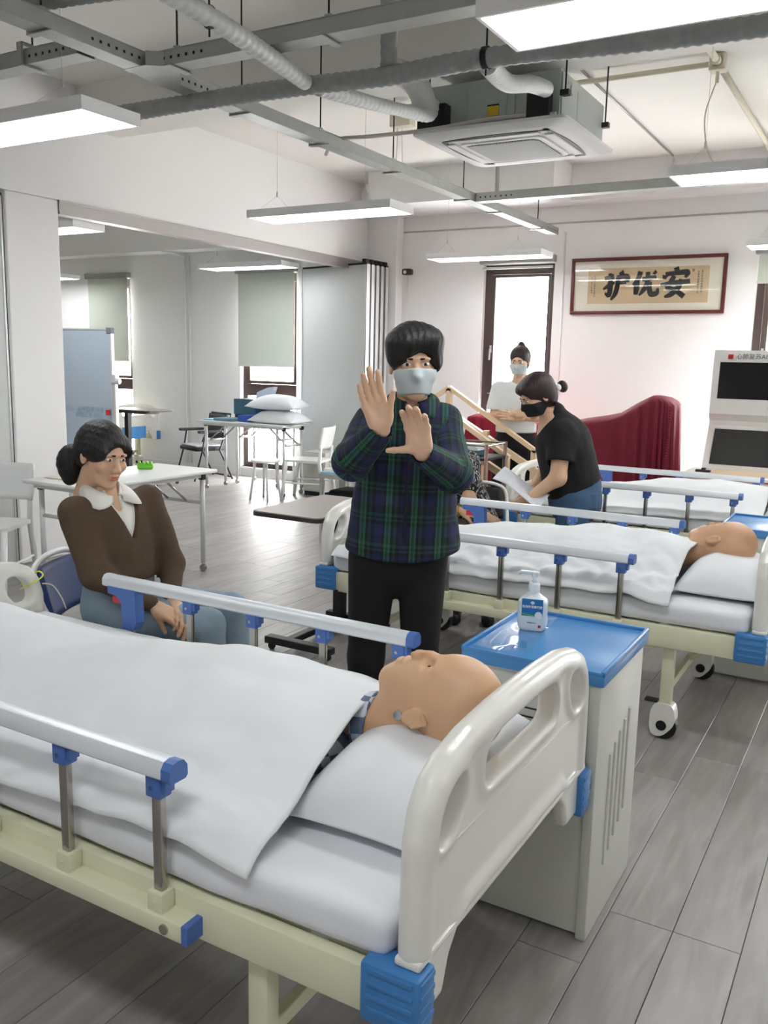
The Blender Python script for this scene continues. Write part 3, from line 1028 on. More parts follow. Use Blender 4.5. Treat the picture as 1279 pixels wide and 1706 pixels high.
# tie band on the near bed's footboard
tb = MB().tube(spline([(-2.70, 2.04, .70), (-2.655, 2.06, .725), (-2.65, 2.10, .745), (-2.70, 2.115, .75), (-2.735, 2.07, .705)], 6), .003, 6)
tag(tb.build('cable_tie', mat('yellow_green_tie', (205, 215, 80), .5)), 'yellow-green tie looped through the near bed footboard', 'tie')
tb = MB().tube(spline([(-2.655, 2.10, .715), (-2.648, 2.14, .70), (-2.64, 2.17, .65), (-2.64, 2.19, .60)], 6), .0025, 6)
tag(tb.build('cord', m_cable), 'thin white cord hanging from the near bed footboard', 'cord')

# ------------------------------------------------------------------ bedding
def fbm(x, y, seed, sc, n=4):
    rg = np.random.default_rng(seed)
    out = np.zeros(np.broadcast(x, y).shape)
    for i in range(n*3):
        a = rg.uniform(0, 2*np.pi); f = sc*(1.7**(i//3))*rg.uniform(.8, 1.3)
        ph = rg.uniform(0, 6.28)
        out += np.sin((x*np.cos(a)+y*np.sin(a))*f+ph+1.3*np.sin((x*np.sin(a)-y*np.cos(a))*f*.6+ph*2))/(1.6**(i//3))
    return out/3
def grid_solid(name, X, Y, Z, th, material, parent=None):
    """height sheet with thickness th (numpy arrays nu x nv)"""
    nu, nv = X.shape
    P = np.stack([X, Y, Z], 2).reshape(-1, 3)
    dx = np.stack([np.gradient(X, axis=0), np.gradient(Y, axis=0), np.gradient(Z, axis=0)], 2)
    dy = np.stack([np.gradient(X, axis=1), np.gradient(Y, axis=1), np.gradient(Z, axis=1)], 2)
    nrm = np.cross(dx, dy)
    nrm /= np.maximum(np.linalg.norm(nrm, axis=2, keepdims=True), 1e-9)
    if nrm[..., 2].mean() < 0:
        nrm = -nrm
    P2 = P-th*nrm.reshape(-1, 3)
    n = nu*nv
    i, j = np.meshgrid(np.arange(nu-1), np.arange(nv-1), indexing='ij')
    a = (i*nv+j).ravel()
    top = np.stack([a, a+nv, a+nv+1, a+1], 1)
    bot = np.stack([a+n, a+1+n, a+nv+1+n, a+nv+n], 1)
    def strip(idx):
        idx = np.array(idx)
        return np.stack([idx[:-1], idx[1:], idx[1:]+n, idx[:-1]+n], 1)
    e = [strip([k*nv for k in range(nu)])[:, ::-1], strip([k*nv+nv-1 for k in range(nu)]), strip(list(range(nv))), strip(list(range((nu-1)*nv, nu*nv)))[:, ::-1]]
    Q = np.concatenate([top, bot]+e)
    me = mesh_pq(name, np.concatenate([P, P2]), Q)
    bm = bmesh.new(); bm.from_mesh(me); bmesh.ops.recalc_face_normals(bm, faces=bm.faces); bm.to_mesh(me); bm.free()
    return link(name, me, material, parent, smooth=True)
def mattress(bx, by, label, seed):
    s = SDF((-2.10, -.03, .47), (0.02, BW+.03, .64), .011)
    def F(X, Y, Z):
        hx, hy, hz = .985, (BW-.02)/2, .047
        r = .03
        qx = np.abs(X+1.055)-hx+r; qy = np.abs(Y-BW/2)-hy+r; qz = np.abs(Z-.546)-hz+r
        e = np.sqrt(np.maximum(qx, 0)**2+np.maximum(qy, 0)**2+np.maximum(qz, 0)**2)+np.minimum(np.maximum(np.maximum(qx, qy), qz), 0)-r
        return (e+.003*fbm(X*1.0+Z*1.5, Y+Z*2, seed, 9)).astype(np.float32)
    s.fn(F)
    o = s.build('mattress', m_linen, None, it=1)
    o.location = (bx, by, 0)
    return tag(o, label, 'mattress', 'mattresses in white fitted sheets')
mt1 = mattress(*BEDS[0], 'white sheeted mattress on the nearest bed', 3)
mt2 = mattress(*BEDS[1], 'white sheeted mattress on the middle bed behind the plaid man', 5)
mt3 = mattress(*BEDS[2], 'white sheeted mattress on the farthest bed', 8)
def pillow(name, label, loc, sx, sy, h, rz=0, tilt=0, seed=1, group=None, dent=None):
    n = 46
    u = np.linspace(-1, 1, n); U, V = np.meshgrid(u, u, indexing='ij')
    su = np.sign(U)*np.abs(U)**.9; sv = np.sign(V)*np.abs(V)**.9
    pin = 1-.06*(1-np.abs(U)**2)*(np.abs(V)**3); pin2 = 1-.06*(1-np.abs(V)**2)*(np.abs(U)**3)
    prof = np.clip((1-np.abs(U)**2.6), 0, 1)**.62*np.clip((1-np.abs(V)**2.6), 0, 1)**.62
    X = su*sx/2*pin2; Y = sv*sy/2*pin
    wr = .05*fbm(U*1.0, V*1.0, seed, 3.2)
    T = h*prof*(1+wr)
    if dent:
        T = T*(1-dent[2]*np.exp(-((U-dent[0])**2+(V-dent[1])**2)/.18))
    B = -.28*h*prof
    P = np.concatenate([np.stack([X, Y, T+.28*h], 2).reshape(-1, 3), np.stack([X, Y, B+.28*h-.003], 2).reshape(-1, 3)])
    i, j = np.meshgrid(np.arange(n-1), np.arange(n-1), indexing='ij')
    a = (i*n+j).ravel(); m = n*n
    Q = [np.stack([a, a+n, a+n+1, a+1], 1), np.stack([a+m, a+1+m, a+n+1+m, a+n+m], 1)]
    def strip(idx):
        idx = np.array(idx)
        return np.stack([idx[:-1], idx[1:], idx[1:]+m, idx[:-1]+m], 1)
    Q += [strip([k*n for k in range(n)])[:, ::-1], strip([k*n+n-1 for k in range(n)]), strip(list(range(n))), strip(list(range((n-1)*n, n*n)))[:, ::-1]]
    o = link(name, mesh_pq(name, P, np.concatenate(Q)), m_pillow, None)
    o.location = loc; o.rotation_euler = (tilt, 0, rz)
    return tag(o, label, 'pillow', group)
MZ = .596
pillow('pillow', 'white pillow under the nearest manikin head', (-.835, 1.69, MZ-.006), .36, .66, .135, seed=2, group='pillows on the beds')
pillow('pillow', 'white pillow under the manikin head on the middle bed', (-.575, 4.08, MZ-.006), .36, .66, .12, seed=6, group='pillows on the beds')
pillow('pillow', 'white pillow at the head of the farthest bed', (-.50, 6.28, MZ-.006), .36, .62, .12, seed=9, group='pillows on the beds')

def cover(bx, by, label, x0, x1, prof, seed, near=-.012, amp=.008, hem=.0, tuck=0.0, crumple=0.0):
    """bed cover draped over a lying body. prof(t)-> (height, halfwidth, centre y)"""
    nu, nv = 150, 90
    u = np.linspace(0, 1, nu); v = np.linspace(0, 1, nv)
    U, V = np.meshgrid(u, v, indexing='ij')
    X = x0+(x1-x0)*U
    yn = near+hem*np.sin(U*9+seed)*.012
    Y = yn+(BW+.015-yn)*V
    hgt = np.interp(u, prof[0], prof[1])[:, None]; hw = np.interp(u, prof[0], prof[2])[:, None]; cy = np.interp(u, prof[0], prof[3])[:, None]
    k = np.ones(7)/7
    q = np.abs(Y-cy)/hw
    body = hgt*np.exp(-(q**2.4)*.9)
    # legs: two ridges towards the foot
    Z = MZ+.012+body+amp*(.3+body/.2)*fbm(X, Y, seed, 7, 4)+.004*fbm(X, Y, seed+3, 22, 2)
    # stretched folds running from the body to the edges
    fold = np.clip(np.sin(X*15+1.5*np.sin(Y*4+seed)+seed), 0, 1)**2
    Z += .012*fold*np.clip(body/.2, 0, 1)*np.clip(1.4-q*.9, 0, 1)*np.clip(q-.25, 0, 1)*2
    Z += crumple*np.abs(fbm(X, Y*1.6, seed+11, 16, 3))*np.exp(-((Y-.12)/.13)**2)
    # drop over the mattress edges
    edge = np.clip((.045-(Y+.012))/.05, 0, 1)
    Z -= edge**1.5*(.035+tuck)+0*U
    edge2 = np.clip(((Y)-(BW-.03))/.045, 0, 1)
    Z -= edge2**1.5*.06
    X = X+.012*np.sin(Y*5+seed)*(U > .9)*((U-.9)/.1)
    Z = np.maximum(Z, np.where((Y > -.004) & (Y < BW+.004), MZ+.008-.02*(edge > .3)-.02*(edge2 > .3), 0))
    o = grid_solid('bed_cover', X, Y, Z, .007, m_linen2)
    o.location = (bx, by, 0)
    return tag(o, label, 'bedspread', 'white covers over the manikins')
# (t along foot->head), height above mattress, halfwidth, centre y
P1 = ([0, .06, .12, .3, .45, .6, .78, .9, 1.0], [.10, .18, .16, .135, .14, .165, .185, .195, .18], [.26, .22, .22, .24, .27, .30, .34, .34, .30], [.46]*9)
cover(*BEDS[0], 'white cover over the nearest manikin, hanging to a point by the rail', -2.045, -.378, P1, 1, near=-.012, amp=.016, crumple=.008)
P2 = ([0, .1, .25, .45, .6, .8, .93, 1.0], [.05, .11, .11, .13, .17, .19, .175, .15], [.25, .25, .25, .27, .3, .34, .34, .32], [.46]*8)
cover(*BEDS[1], 'rumpled white cover over the manikin on the middle bed', -2.03, -.37, P2, 4, near=-.012, amp=.018, crumple=.03)
cover(*BEDS[2], 'white cover over the figure lying on the farthest bed', -2.0, -.42, P2, 7, near=-.012, amp=.010)

# ------------------------------------------------------------------ training manikins (heads show above the covers)
m_man = mat('manikin_skin', (214, 172, 136), 0.42, var=0.03, vs=9, bump=0.02, bs=60)
m_man2 = mat('manikin_skin_dusky', (204, 160, 126), 0.42, var=0.03, vs=9, bump=0.02, bs=60)
m_check = mat('blue_check_cloth', (176, 190, 208), 0.85, var=0.2, vs=30)
def check_mat(name, c1, c2, sc):
    m = bpy.data.materials.new(name); m.use_nodes = True
    nt = m.node_tree
    tc = nt.nodes.new('ShaderNodeTexCoord'); ck = nt.nodes.new('ShaderNodeTexChecker')
    ck.inputs['Scale'].default_value = sc
    ck.inputs['Color1'].default_value = lin(c1); ck.inputs['Color2'].default_value = lin(c2)
    nt.links.new(tc.outputs['Object'], ck.inputs['Vector']); nt.links.new(ck.outputs[0], nt.nodes['Principled BSDF'].inputs['Base Color'])
    nt.nodes['Principled BSDF'].inputs['Roughness'].default_value = .85
    return m
m_check = check_mat('blue_check_cloth', (205, 214, 226), (96, 112, 136), 26)
def stripe_mat(name, c1, c2, sc, axis=0):
    m = bpy.data.materials.new(name); m.use_nodes = True
    nt = m.node_tree
    tc = nt.nodes.new('ShaderNodeTexCoord'); wv = nt.nodes.new('ShaderNodeTexWave')
    wv.inputs['Scale'].default_value = sc; wv.inputs['Distortion'].default_value = .6
    wv.bands_direction = 'XYZ'[axis]
    cr = nt.nodes.new('ShaderNodeValToRGB'); cr.color_ramp.interpolation = 'CONSTANT'
    cr.color_ramp.elements[0].color = lin(c1); cr.color_ramp.elements[1].color = lin(c2); cr.color_ramp.elements[1].position = .6
    nt.links.new(tc.outputs['Object'], wv.inputs['Vector']); nt.links.new(wv.outputs['Fac'], cr.inputs[0]); nt.links.new(cr.outputs[0], nt.nodes['Principled BSDF'].inputs['Base Color'])
    nt.nodes['Principled BSDF'].inputs['Roughness'].default_value = .85
    return m
m_stripe = stripe_mat('striped_cloth', (205, 206, 216), (92, 96, 130), 26)
def manikin(label, loc, material, cloth, turn=0.0, h=.0032, ear=True):
    """lies on its back: local x = towards crown, z = face up; origin at the ear level, back of head"""
    s = SDF((-.44, -.20, -.06), (.17, .20, .22), h)
    s.ell((.048, 0, .105), (.112, .083, .108), k=0)            # cranium
    s.ell((-.035, 0, .125), (.082, .064, .078), k=.03)          # face
    s.ell((-.088, 0, .128), (.046, .046, .066), k=.025)         # jaw
    s.ell((-.118, 0, .155), (.022, .024, .026), k=.02)          # chin
    s.cap((.010, 0, .200), (-.036, 0, .230), .010, .0135, k=.012)  # nose
    s.ell((-.04, .010, .212), (.012, .009, .010), k=.008).ell((-.04, -.010, .212), (.012, .009, .010), k=.008)
    s.ell((.03, .03, .186), (.012, .026, .012), k=.014).ell((.03, -.03, .186), (.012, .026, .012), k=.014)   # brow
    s.ell((.004, .034, .196), (.014, .019, .013), k=.012, mode='s').ell((.004, -.034, .196), (.014, .019, .013), k=.012, mode='s')
    s.ell((.004, .033, .182), (.010, .015, .010), k=.004).ell((.004, -.033, .182), (.010, .015, .010), k=.004)  # closed lids
    s.ell((-.068, 0, .198), (.007, .024, .009), k=.006).ell((-.083, 0, .196), (.008, .021, .009), k=.006)       # lips
    s.ell((-.0755, 0, .205), (.0035, .013, .010), k=.003, mode='s')
    s.cap((-.065, 0, .084), (-.20, 0, .045), .054, .052, k=.03)       # neck
    s.ell((-.30, 0, -.025), (.12, .12 if abs(turn) < .3 else .07, .035), k=.03)                 # shoulders
    for sy in (-1, 1):
        s.ell((-.018, sy*.078, .088), (.031, .0075, .022), k=.006)
        s.ell((-.016, sy*.0875, .090), (.019, .006, .012), k=.004, mode='s')
        s.cap((.008, sy*.086, .1), (.012, sy*.086, .08), .005, k=.004).cap((.012, sy*.086, .08), (-.02, sy*.086, .072), .005, k=.004)
    s.plane((-.40, 0, 0), (-1, 0, 0))
    root = s.build('manikin', material, None, it=1)
    root.location = loc; root.rotation_euler = (turn, R(-9), 0)
    tag(root, label, 'manikin', 'training manikins')
    for sy in (-1, 1):
        MB().lathe([(.002, 0), (.0035, .001), (.003, .003)], (.004, sy*.031, .1905), 10).build('eye_hole', m_black, root)
    c = SDF((-.46, -.24, -.09), (-.10, .24, .17), .005)
    tw = abs(turn) > .3
    c.ell((-.32, 0, -.01), (.13, .08 if tw else .185, .05 if tw else .066), k=0)
    c.fn(lambda X, Y, Z: np.maximum(np.abs(np.sqrt(Y*Y+(Z-.052-.28*(X+.18))**2)-(.061-.12*(X+.18)))-.0045, np.abs(X+.18-.25*(Z-.05))-.018), k=.006)
    c.plane((-.42, 0, 0), (-1, 0, 0))
    c.build('gown', cloth, root, it=1)
    return root
mk1 = manikin('bald manikin head with a round silver stud, on the nearest bed', (-.80, 1.66, .704), m_man, m_check, turn=R(-4))
MB().lathe([(.004, -.012), (.0105, -.010), (.0115, -.004), (.0115, 0)], (-.064, -.058, .090), 16, 'y').build('silver_stud', mat('silver_button', (190, 196, 200), .3, .8), mk1, ang=40)
mk2 = manikin('bald manikin head turned away on the middle bed pillow', (-.625, 4.08, .680), m_man2, mat('plum_cloth', (74, 52, 66), .85), turn=R(-38))
mk3 = manikin('figure in a striped gown lying on the farthest bed', (-.52, 6.28, .675), m_man, m_stripe, turn=0, h=.005)

# ------------------------------------------------------------------ bedside cabinets
m_cab = mat('cabinet_offwhite', (206, 207, 198), 0.4)
m_cabtop = mat('cabinet_blue_top', (66, 132, 190), 0.3)
m_film = clear('plastic_film', 0.16, 0.06)
def cabinet(label, x0, y0):
    Wc, Dc, Hc = .385, .435, .73
    t = thing('bedside_cabinet', label, 'cabinet', (x0, y0, 0), group='bedside cabinets')
    b = MB().box(0, Wc-.03, .01, Dc-.01, .012, Hc)
    b.rbox(Wc-.03, Wc, 0, Dc, .0, Hc, .006)
    b.box(.02, Wc-.05, .03, Dc-.03, 0, .012)
    b.build('body', m_cab, t, ang=40)
    for k in range(5):
        yy = .12+k*.045
        MB().rbox(Wc-.003, Wc+.006, yy, yy+.016, .17+k*.022, .5+k*.018, .003).build('louvre', m_cab, t)
    # drawer and door on the left face (towards the foot)
    MB().rbox(-.012, 0, .015, Dc-.015, .55, .71, .004).build('drawer', m_cab, t)
    MB().rbox(-.012, 0, .015, Dc-.015, .03, .535, .004).build('door', m_cab, t)
    for zz in (.60, .625):
        MB().box(.03, Wc-.06, .0075, .01, zz, zz+.004).build('side_groove', m_dark, t)
    tp = MB()
    a0, a1, b0, b1 = -.012, Wc+.01, -.012, Dc+.015
    tp.rbox(a0, a1, b0, b1, Hc, Hc+.036, .008)
    tpo = tp.build('top', m_cabtop, t, ang=40)
    rim = MB()
    rim.rbox(a0, a1, b1-.012, b1, Hc+.03, Hc+.046, .004).rbox(a0, a0+.012, b0, b1, Hc+.03, Hc+.046, .004).rbox(a1-.012, a1, b0, b1, Hc+.03, Hc+.046, .004).rbox(a0, a1, b0, b0+.010, Hc+.03, Hc+.042, .004)
    rim.build('rim', m_cabtop, tpo, ang=40)
    return t
cab1 = cabinet('near bedside cabinet with a blue top holding a pump bottle', -.975, 2.165)
cab2 = copy_tree(cab1)
cab2.location = (-.71, 4.60, 0)
cab2['label'] = 'far bedside cabinet with a blue top, between the middle and farthest beds'
# loose protective film peeling on the near cabinet top
fm = MB()
def FILM(u, v):
    x = -.965+.15*u*(1-.25*v); y = 2.18+.40*v
    return (x, y, .7715+.004*math.sin(9*u+5*v)*u+.008*max(0, math.sin(11*v+2))*u*u)
fm.grid(FILM, 16, 24)
fo = tag(fm.build('plastic_film', m_film, smooth=True), 'clear crinkled plastic film on the near blue cabinet top', 'film')

# ------------------------------------------------------------------ pump bottle
m_btl = mat('bottle_white_plastic', (222, 232, 236), 0.3, coat=.2)
m_lblue = mat('label_blue', (28, 112, 178), .45)
m_lgreen = mat('label_green', (90, 176, 80), .45)
m_lwhite = mat('label_white', (240, 244, 246), .5)
bt = thing('pump_bottle', 'white pump bottle with a blue label on the near cabinet', 'bottle', (-.885, 2.435, .7665), R(14))
s = SDF((-.06, -.04, -.01), (.06, .04, .125), .0025)
def FB(X, Y, Z):
    w_ = .043-.0*Z; d_ = .026
    sh = np.clip((Z-.085)/.03, 0, 1)
    w2 = w_*(1-.62*sh*sh*(3-2*sh)); d2 = d_*(1-.4*sh*sh*(3-2*sh))
    ch = np.clip((.014-Z)/.014, 0, 1)*.008
    w2 = w2-ch
    r = .012
    qx = np.abs(X)-w2+r; qy = np.abs(Y)-d2+r
    e = np.sqrt(np.maximum(qx, 0)**2+np.maximum(qy, 0)**2)+np.minimum(np.maximum(qx, qy), 0)-r
    return np.maximum(np.maximum(e, -Z), Z-.118)
s.fn(FB)
s.build('body', m_btl, bt, it=1)
MB().lathe([(.017, .112), (.0175, .115), (.0175, .138), (.015, .142), (.007, .144), (.007, .150), (.005, .152), (.005, .17), (.0055, .17)], n=20).build('collar', m_btl, bt, ang=40)
MB().rbox(-.042, .014, -.008, .008, .168, .177, .003).tube([(-.04, 0, .172), (-.047, 0, .166)], .005, 8).lathe([(.009, .160), (.011, .176)], n=14).build('pump_head', m_btl, bt, ang=40)
MB().box(-.03, .032, -.0268, -.0258, .046, .098).build('front_label', m_lblue, bt)
MB().prism([(-.03, .05), (0, .047), (.032, .046), (.032, .049), (0, .0505), (-.03, .055)], 'y', -.0272, -.0266).build('label_swoosh', m_lgreen, bt)
text('lettering', '免洗手消毒凝胶', .0085, m_lwhite, bt, (.001, -.0275, .074), (R(90), 0, 0), .0002)
MB().lathe([(.011, -.0276), (.011, -.027)], (.02, 0, .05), 20, 'y').build('round_badge', m_lwhite, bt)
MB().box(-.0015, .0045, -.0276, -.0268, .082, .092).box(-.0045, .0075, -.0276, -.0268, .085, .089).build('white_cross', m_lwhite, bt)
MB().box(.02, .028, -.0268, -.026, .012, .02).build('red_mark', m_redp, bt)
text('lettering', '净含量 500ml', .0045, m_lblue, bt, (.0, -.0268, .026), (R(90), 0, 0))
# ------------------------------------------------------------------ folding partition panels
m_panel = mat('partition_panel', (196, 199, 197), 0.45, var=0.015, vs=2)
m_alu = mat('partition_edge', (216, 217, 216), 0.35, 0.3)
def leaf(label, a, b, H=2.50, th=.05, grp='folding partition panels'):
    a = Vector((a[0], a[1], 0)); b = Vector((b[0], b[1], 0))
    L = (b-a).length
    t = thing('partition_panel', label, 'partition', a, math.atan2(b.y-a.y, b.x-a.x), grp)
    MB().box(.02, L-.02, -th/2+.004, th/2-.004, .04, H).build('face_board', m_panel, t)
    MB().box(0, .02, -th/2, th/2, .03, H+.004).box(L-.02, L, -th/2, th/2, .03, H+.004).build('edge_profile', m_alu, t)
    MB().box(.0, .004, -th/2-.004, -th/2, .03, H).box(L-.004, L, -th/2-.004, -th/2, .03, H).build('edge_seal', m_black, t)
    MB().rbox(0, L, -th/2-.002, th/2+.002, H, H+.02, .003).build('top_seal', m_black, t)
    MB().box(L-.07, L-.02, -.03, .03, H+.02, H+.06).build('track_trolley', m_black, t)
    MB().box(0, L, -th/2, th/2, .0, .04).build('bottom_seal', m_dark, t)
    return t
labs = ['front folding partition panel facing the room, beside the pillow table', 'second parked partition panel, only its edge showing', 'third parked partition panel, only its edge showing', 'fourth parked partition panel, only its edge showing', 'rearmost parked partition panel against the pilaster']
for k in range(5):
    leaf(labs[k], (-6.24, 8.80+.056*k), (-5.20+.004*k, 8.55+.095*k), 2.585)
leaf('grey partition panel standing by the near side of the white pier', (PXW+.03, 2.95), (PXW+.03, 4.12), 2.6)
leaf('outer grey partition panel at the left photo edge', (PXW+.08, 2.0), (PXW+.08, 3.2), 2.6)

# ------------------------------------------------------------------ whiteboard on a stand
m_wb = mat('whiteboard_surface', (176, 190, 202), 0.25)
m_ink = mat('pale_blue_marker', (140, 168, 188), .6)
wbd = thing('whiteboard', 'mobile whiteboard with faint blue handwriting, behind the white pier', 'whiteboard', (-6.46, 6.0, 0), R(4))
MB().rbox(-1.2, 0, -.012, .012, .60, 1.78, .006).build('board', m_wb, wbd)
MB().box(-1.21, .012, -.018, .018, 1.775, 1.79).box(-1.21, .012, -.018, .018, .59, .605).box(0, .016, -.018, .018, .605, 1.775).build('frame', m_alu, wbd)
MB().rbox(-.045, .02, -.022, .022, 1.74, 1.796, .006).build('corner_cap', mat('corner_grey', (120, 126, 132), .5), wbd)
MB().rbox(.02, .05, -.02, .02, .1, 1.32, .004).rbox(.0, .06, -.03, .03, 1.28, 1.36, .008).build('stand_post', m_alu, wbd)
MB().lathe([(.028, .05), (.03, .06), (.03, .085), (.02, .09)], (0, 0, 1.3), 12, 'x').build('knob', m_alu, wbd)
MB().rbox(.0, .06, -.3, .3, .06, .1, .006).build('foot_bar', m_alu, wbd)
for y_ in (-.27, .27):
    MB().cyl((.03, y_-.012, .03), (.03, y_+.012, .03), .03, n=14).build('castor', m_black, wbd)
MB().rbox(-1.1, -.1, -.075, -.018, .585, .60, .004).build('pen_tray', m_alu, wbd)
MB().tube([(-.03, -.04, .98), (-.03, -.04, 1.03)], .02, 10).build('red_magnet', m_redp, wbd)
for z_, s_ in ((1.02, '血压、心率监测 体温观察'), (.965, '护理记录 评估')):
    text('handwriting', s_, .055, m_ink, wbd, (-.30, -.0135, z_), (R(90), 0, 0))

# ------------------------------------------------------------------ folding tables
m_tw = mat('table_white', (224, 226, 224), 0.35)
m_tleg = mat('table_leg_white', (214, 216, 216), 0.35, .2)
def folding_table(label, x0, y0, W, D, H, casters=True, grp='white folding tables'):
    t = thing('folding_table', label, 'table', (x0, y0, 0), 0, grp)
    MB().rbox(0, W, 0, D, H-.025, H, .006).build('tabletop', m_tw, t, ang=40)
    MB().box(.05, W-.05, .05, D-.05, H-.055, H-.026).build('apron', m_tw, t)
    long_y = D > W
    for sx in (0, 1):
        for sy in (0, 1):
            x = .06 if sx == 0 else W-.06
            y = .10 if sy == 0 else D-.10
            lg = MB().tube([(x, y, .06), (x, y, H-.03)], .018, 12).build('leg', m_tleg, t, smooth=True)
            MB().rbox(x-.02, x+.02, y-.02, y+.02, H-.07, H-.03, .003).build('leg_bracket', m_dark, lg)
            MB().cyl((x, y-.011, .025), (x, y+.011, .025), .025, n=14).tube([(x, y, .03), (x, y, .075)], .01, 8).build('castor', m_steel, lg)
    if long_y:
        for y in (.10, D-.10):
            MB().tube([(.06, y, H-.24), (W-.06, y, H-.24)], .013, 8).build('cross_bar', m_tleg, t, smooth=True)
            yy = y+(.24 if y < D/2 else -.24)
            for x in (W*.35, W*.65):
                MB().tube([(x, y, H-.24), (x, yy, H-.05)], .009, 8).build('fold_strut', m_steel, t, smooth=True)
    else:
        for x in (.06, W-.06):
            MB().tube([(x, .10, H-.24), (x, D-.10, H-.24)], .013, 8).build('cross_bar', m_tleg, t, smooth=True)
            xx = x+(.24 if x < W/2 else -.24)
            for y in (D*.3, D*.7):
                MB().tube([(x, y, H-.24), (xx, y, H-.05)], .009, 8).build('fold_strut', m_steel, t, smooth=True)
    return t
folding_table('white folding table behind the seated woman', -4.83, 3.70, .60, 1.20, .745)
TB = .815
folding_table('white castored table carrying the pillows and blue boxes', -7.1, 7.86, 1.25, .54, TB)
folding_table('white castored table against the side-room window', -7.1, 8.42, .74, .54, TB)
gt = thing('green_toy', 'small bright green plastic clip on the white table', 'toy', (-4.62, 4.58, .745), R(40))
MB().rbox(-.06, .05, -.025, .025, 0, .04, .012, 3).build('body', mat('bright_green', (110, 200, 40), .5), gt, smooth=True)
for k in range(4):
    MB().rbox(-.05+k*.026, -.036+k*.026, -.03, .03, .03, .055, .004).build('tooth', mat('bright_green', (110, 200, 40), .5), gt)
tag(MB().rbox(-4.78, -4.50, 3.83, 4.05, .746, .753, .003).build('paper_pad', mat('tan_paper', (205, 196, 176), .8)), 'tan paper pad on the left end of the white table', 'pad')

# ------------------------------------------------------------------ chairs
def white_chair(label, loc, rz, grp='white plastic chairs'):
    t = thing('plastic_chair', label, 'chair', loc, rz, grp)
    m = m_tw
    # seat faces +x
    s_ = rounded([(-.21, -.21), (.21, -.2), (.21, .2), (-.21, .21)], .06)
    MB().prism(s_, 'z', .43, .455).build('seat', m, t, ang=40)
    bk = MB()
    bk.grid(lambda u, v: (-.215-.05*v-.035*(1-(2*u-1)**2)*1.0+.02, (u-.5)*(.42+.03*math.sin(v*3.1)), .58+.24*v), 12, 8)
    b_ = bk.build('backrest', m, t, smooth=True)
    md = b_.modifiers.new('th', 'SOLIDIFY'); md.thickness = .018; md.offset = 0
    for y in (-.19, .19):
        MB().tube([(-.26, y*1.05, 0), (-.2, y, .43), (-.215, y, .60)], [.018, .02, .016], 10).build('rear_leg', m, t, smooth=True)
        MB().tube([(.24, y*1.05, 0), (.18, y, .435)], [.018, .022], 10).build('front_leg', m, t, smooth=True)
        MB().tube([(-.235, y*1.03, .2), (.21, y*1.03, .2)], .009, 8).build('stretcher', m, t)
    return t
white_chair('white plastic chair left of the white table, at the photo edge', (-5.03, 3.58, 0), R(-62))
white_chair('white plastic chair in front of the partition, beside the pillow table', (-5.62, 8.02, 0), R(195))
st = thing('stool', 'white round stool standing in front of the white chair by the partition', 'stool', (-5.98, 8.02-.3, 0), 0)
MB().lathe([(.02, .42), (.16, .42), (.165, .43), (.16, .445), (.02, .446)], n=24).build('seat', m_tw, st, ang=40)
for k in range(4):
    a_ = R(45+90*k)
    MB().tube([(.17*math.cos(a_), .17*math.sin(a_), 0), (.11*math.cos(a_), .11*math.sin(a_), .425)], .013, 8).build('leg', m_tleg, st, smooth=True)
m_bvinyl = mat('black_vinyl', (34, 35, 38), 0.45)
ch = thing('armchair', 'black folding armchair with a cloth on its seat, by the side-room wall', 'chair', (-7.68, 8.62, 0), R(-20))
MB().rbox(-.22, .22, -.22, .2, .37, .42, .015).build('seat', m_bvinyl, ch, ang=40)
MB().rbox(-.2, .2, -.2, .15, .421, .445, .01).build('seat_cloth', mat('grey_white_cloth', (190, 192, 196), .9, var=.2, vs=20), ch)
MB().grid(lambda u, v: ((u-.5)*.44, .22+.05*v+.03*(2*u-1)**2*-1, .50+.32*v), 8, 6).build('backrest', m_bvinyl, ch, smooth=True).modifiers.new('th', 'SOLIDIFY').thickness = .03
for x in (-.25, .25):
    MB().rbox(x-.03, x+.03, -.2, .14, .6, .635, .012).build('armrest', m_bvinyl, ch)
    MB().tube([(x, -.26, 0), (x, -.14, .4), (x, -.1, .61)], .011, 8).build('front_leg', m_black, ch, smooth=True)
    MB().tube([(x, .28, 0), (x, .1, .38), (x, .27, .82)], .011, 8).build('rear_leg', m_black, ch, smooth=True)
MB().tube([(-.25, .26, .03), (.25, .26, .03)], .01, 8).tube([(-.25, .27, .83), (.25, .27, .83)], .011, 8).build('cross_tube', m_black, ch, smooth=True)

# items on the pillow table
pillow('pillow', 'lower white pillow in the stack on the far table', (-6.08, 8.12, TB), .62, .42, .12, seed=12, group='pillows stacked on the far table')
pillow('pillow', 'upper white pillow in the stack on the far table', (-6.12, 8.14, TB+.155), .64, .42, .13, rz=R(5), seed=15, group='pillows stacked on the far table')
m_teal = mat('teal_box', (64, 104, 122), .5)
bxs = MB().box(-6.82, -6.50, 8.2, 8.45, TB+.07, TB+.25)
tag(bxs.build('storage_box', m_teal), 'teal box standing behind the stacked pillows', 'box')
tag(MB().rbox(-6.60, -6.42, 8.0, 8.34, TB, TB+.075, .008).build('folder', mat('deep_blue', (44, 80, 168), .5)), 'deep blue folder beside the stacked pillows', 'folder')
tag(MB().rbox(-6.5, -6.36, 8.34, 8.46, TB, TB+.27, .01).build('blue_carton', mat('deep_blue', (44, 80, 168), .5)), 'deep blue carton behind the stacked pillows', 'box')
tag(MB().box(-6.82, -6.5, 8.22, 8.40, TB+.001, TB+.068).build('black_case', m_black), 'low black case under the teal box', 'case')
tag(MB().rbox(-6.9, -6.62, 7.92, 8.16, TB, TB+.035, .012).build('folded_cloth', mat('slate_cloth', (104, 132, 142), .9)), 'folded slate-blue cloth at the front of the far table', 'cloth')
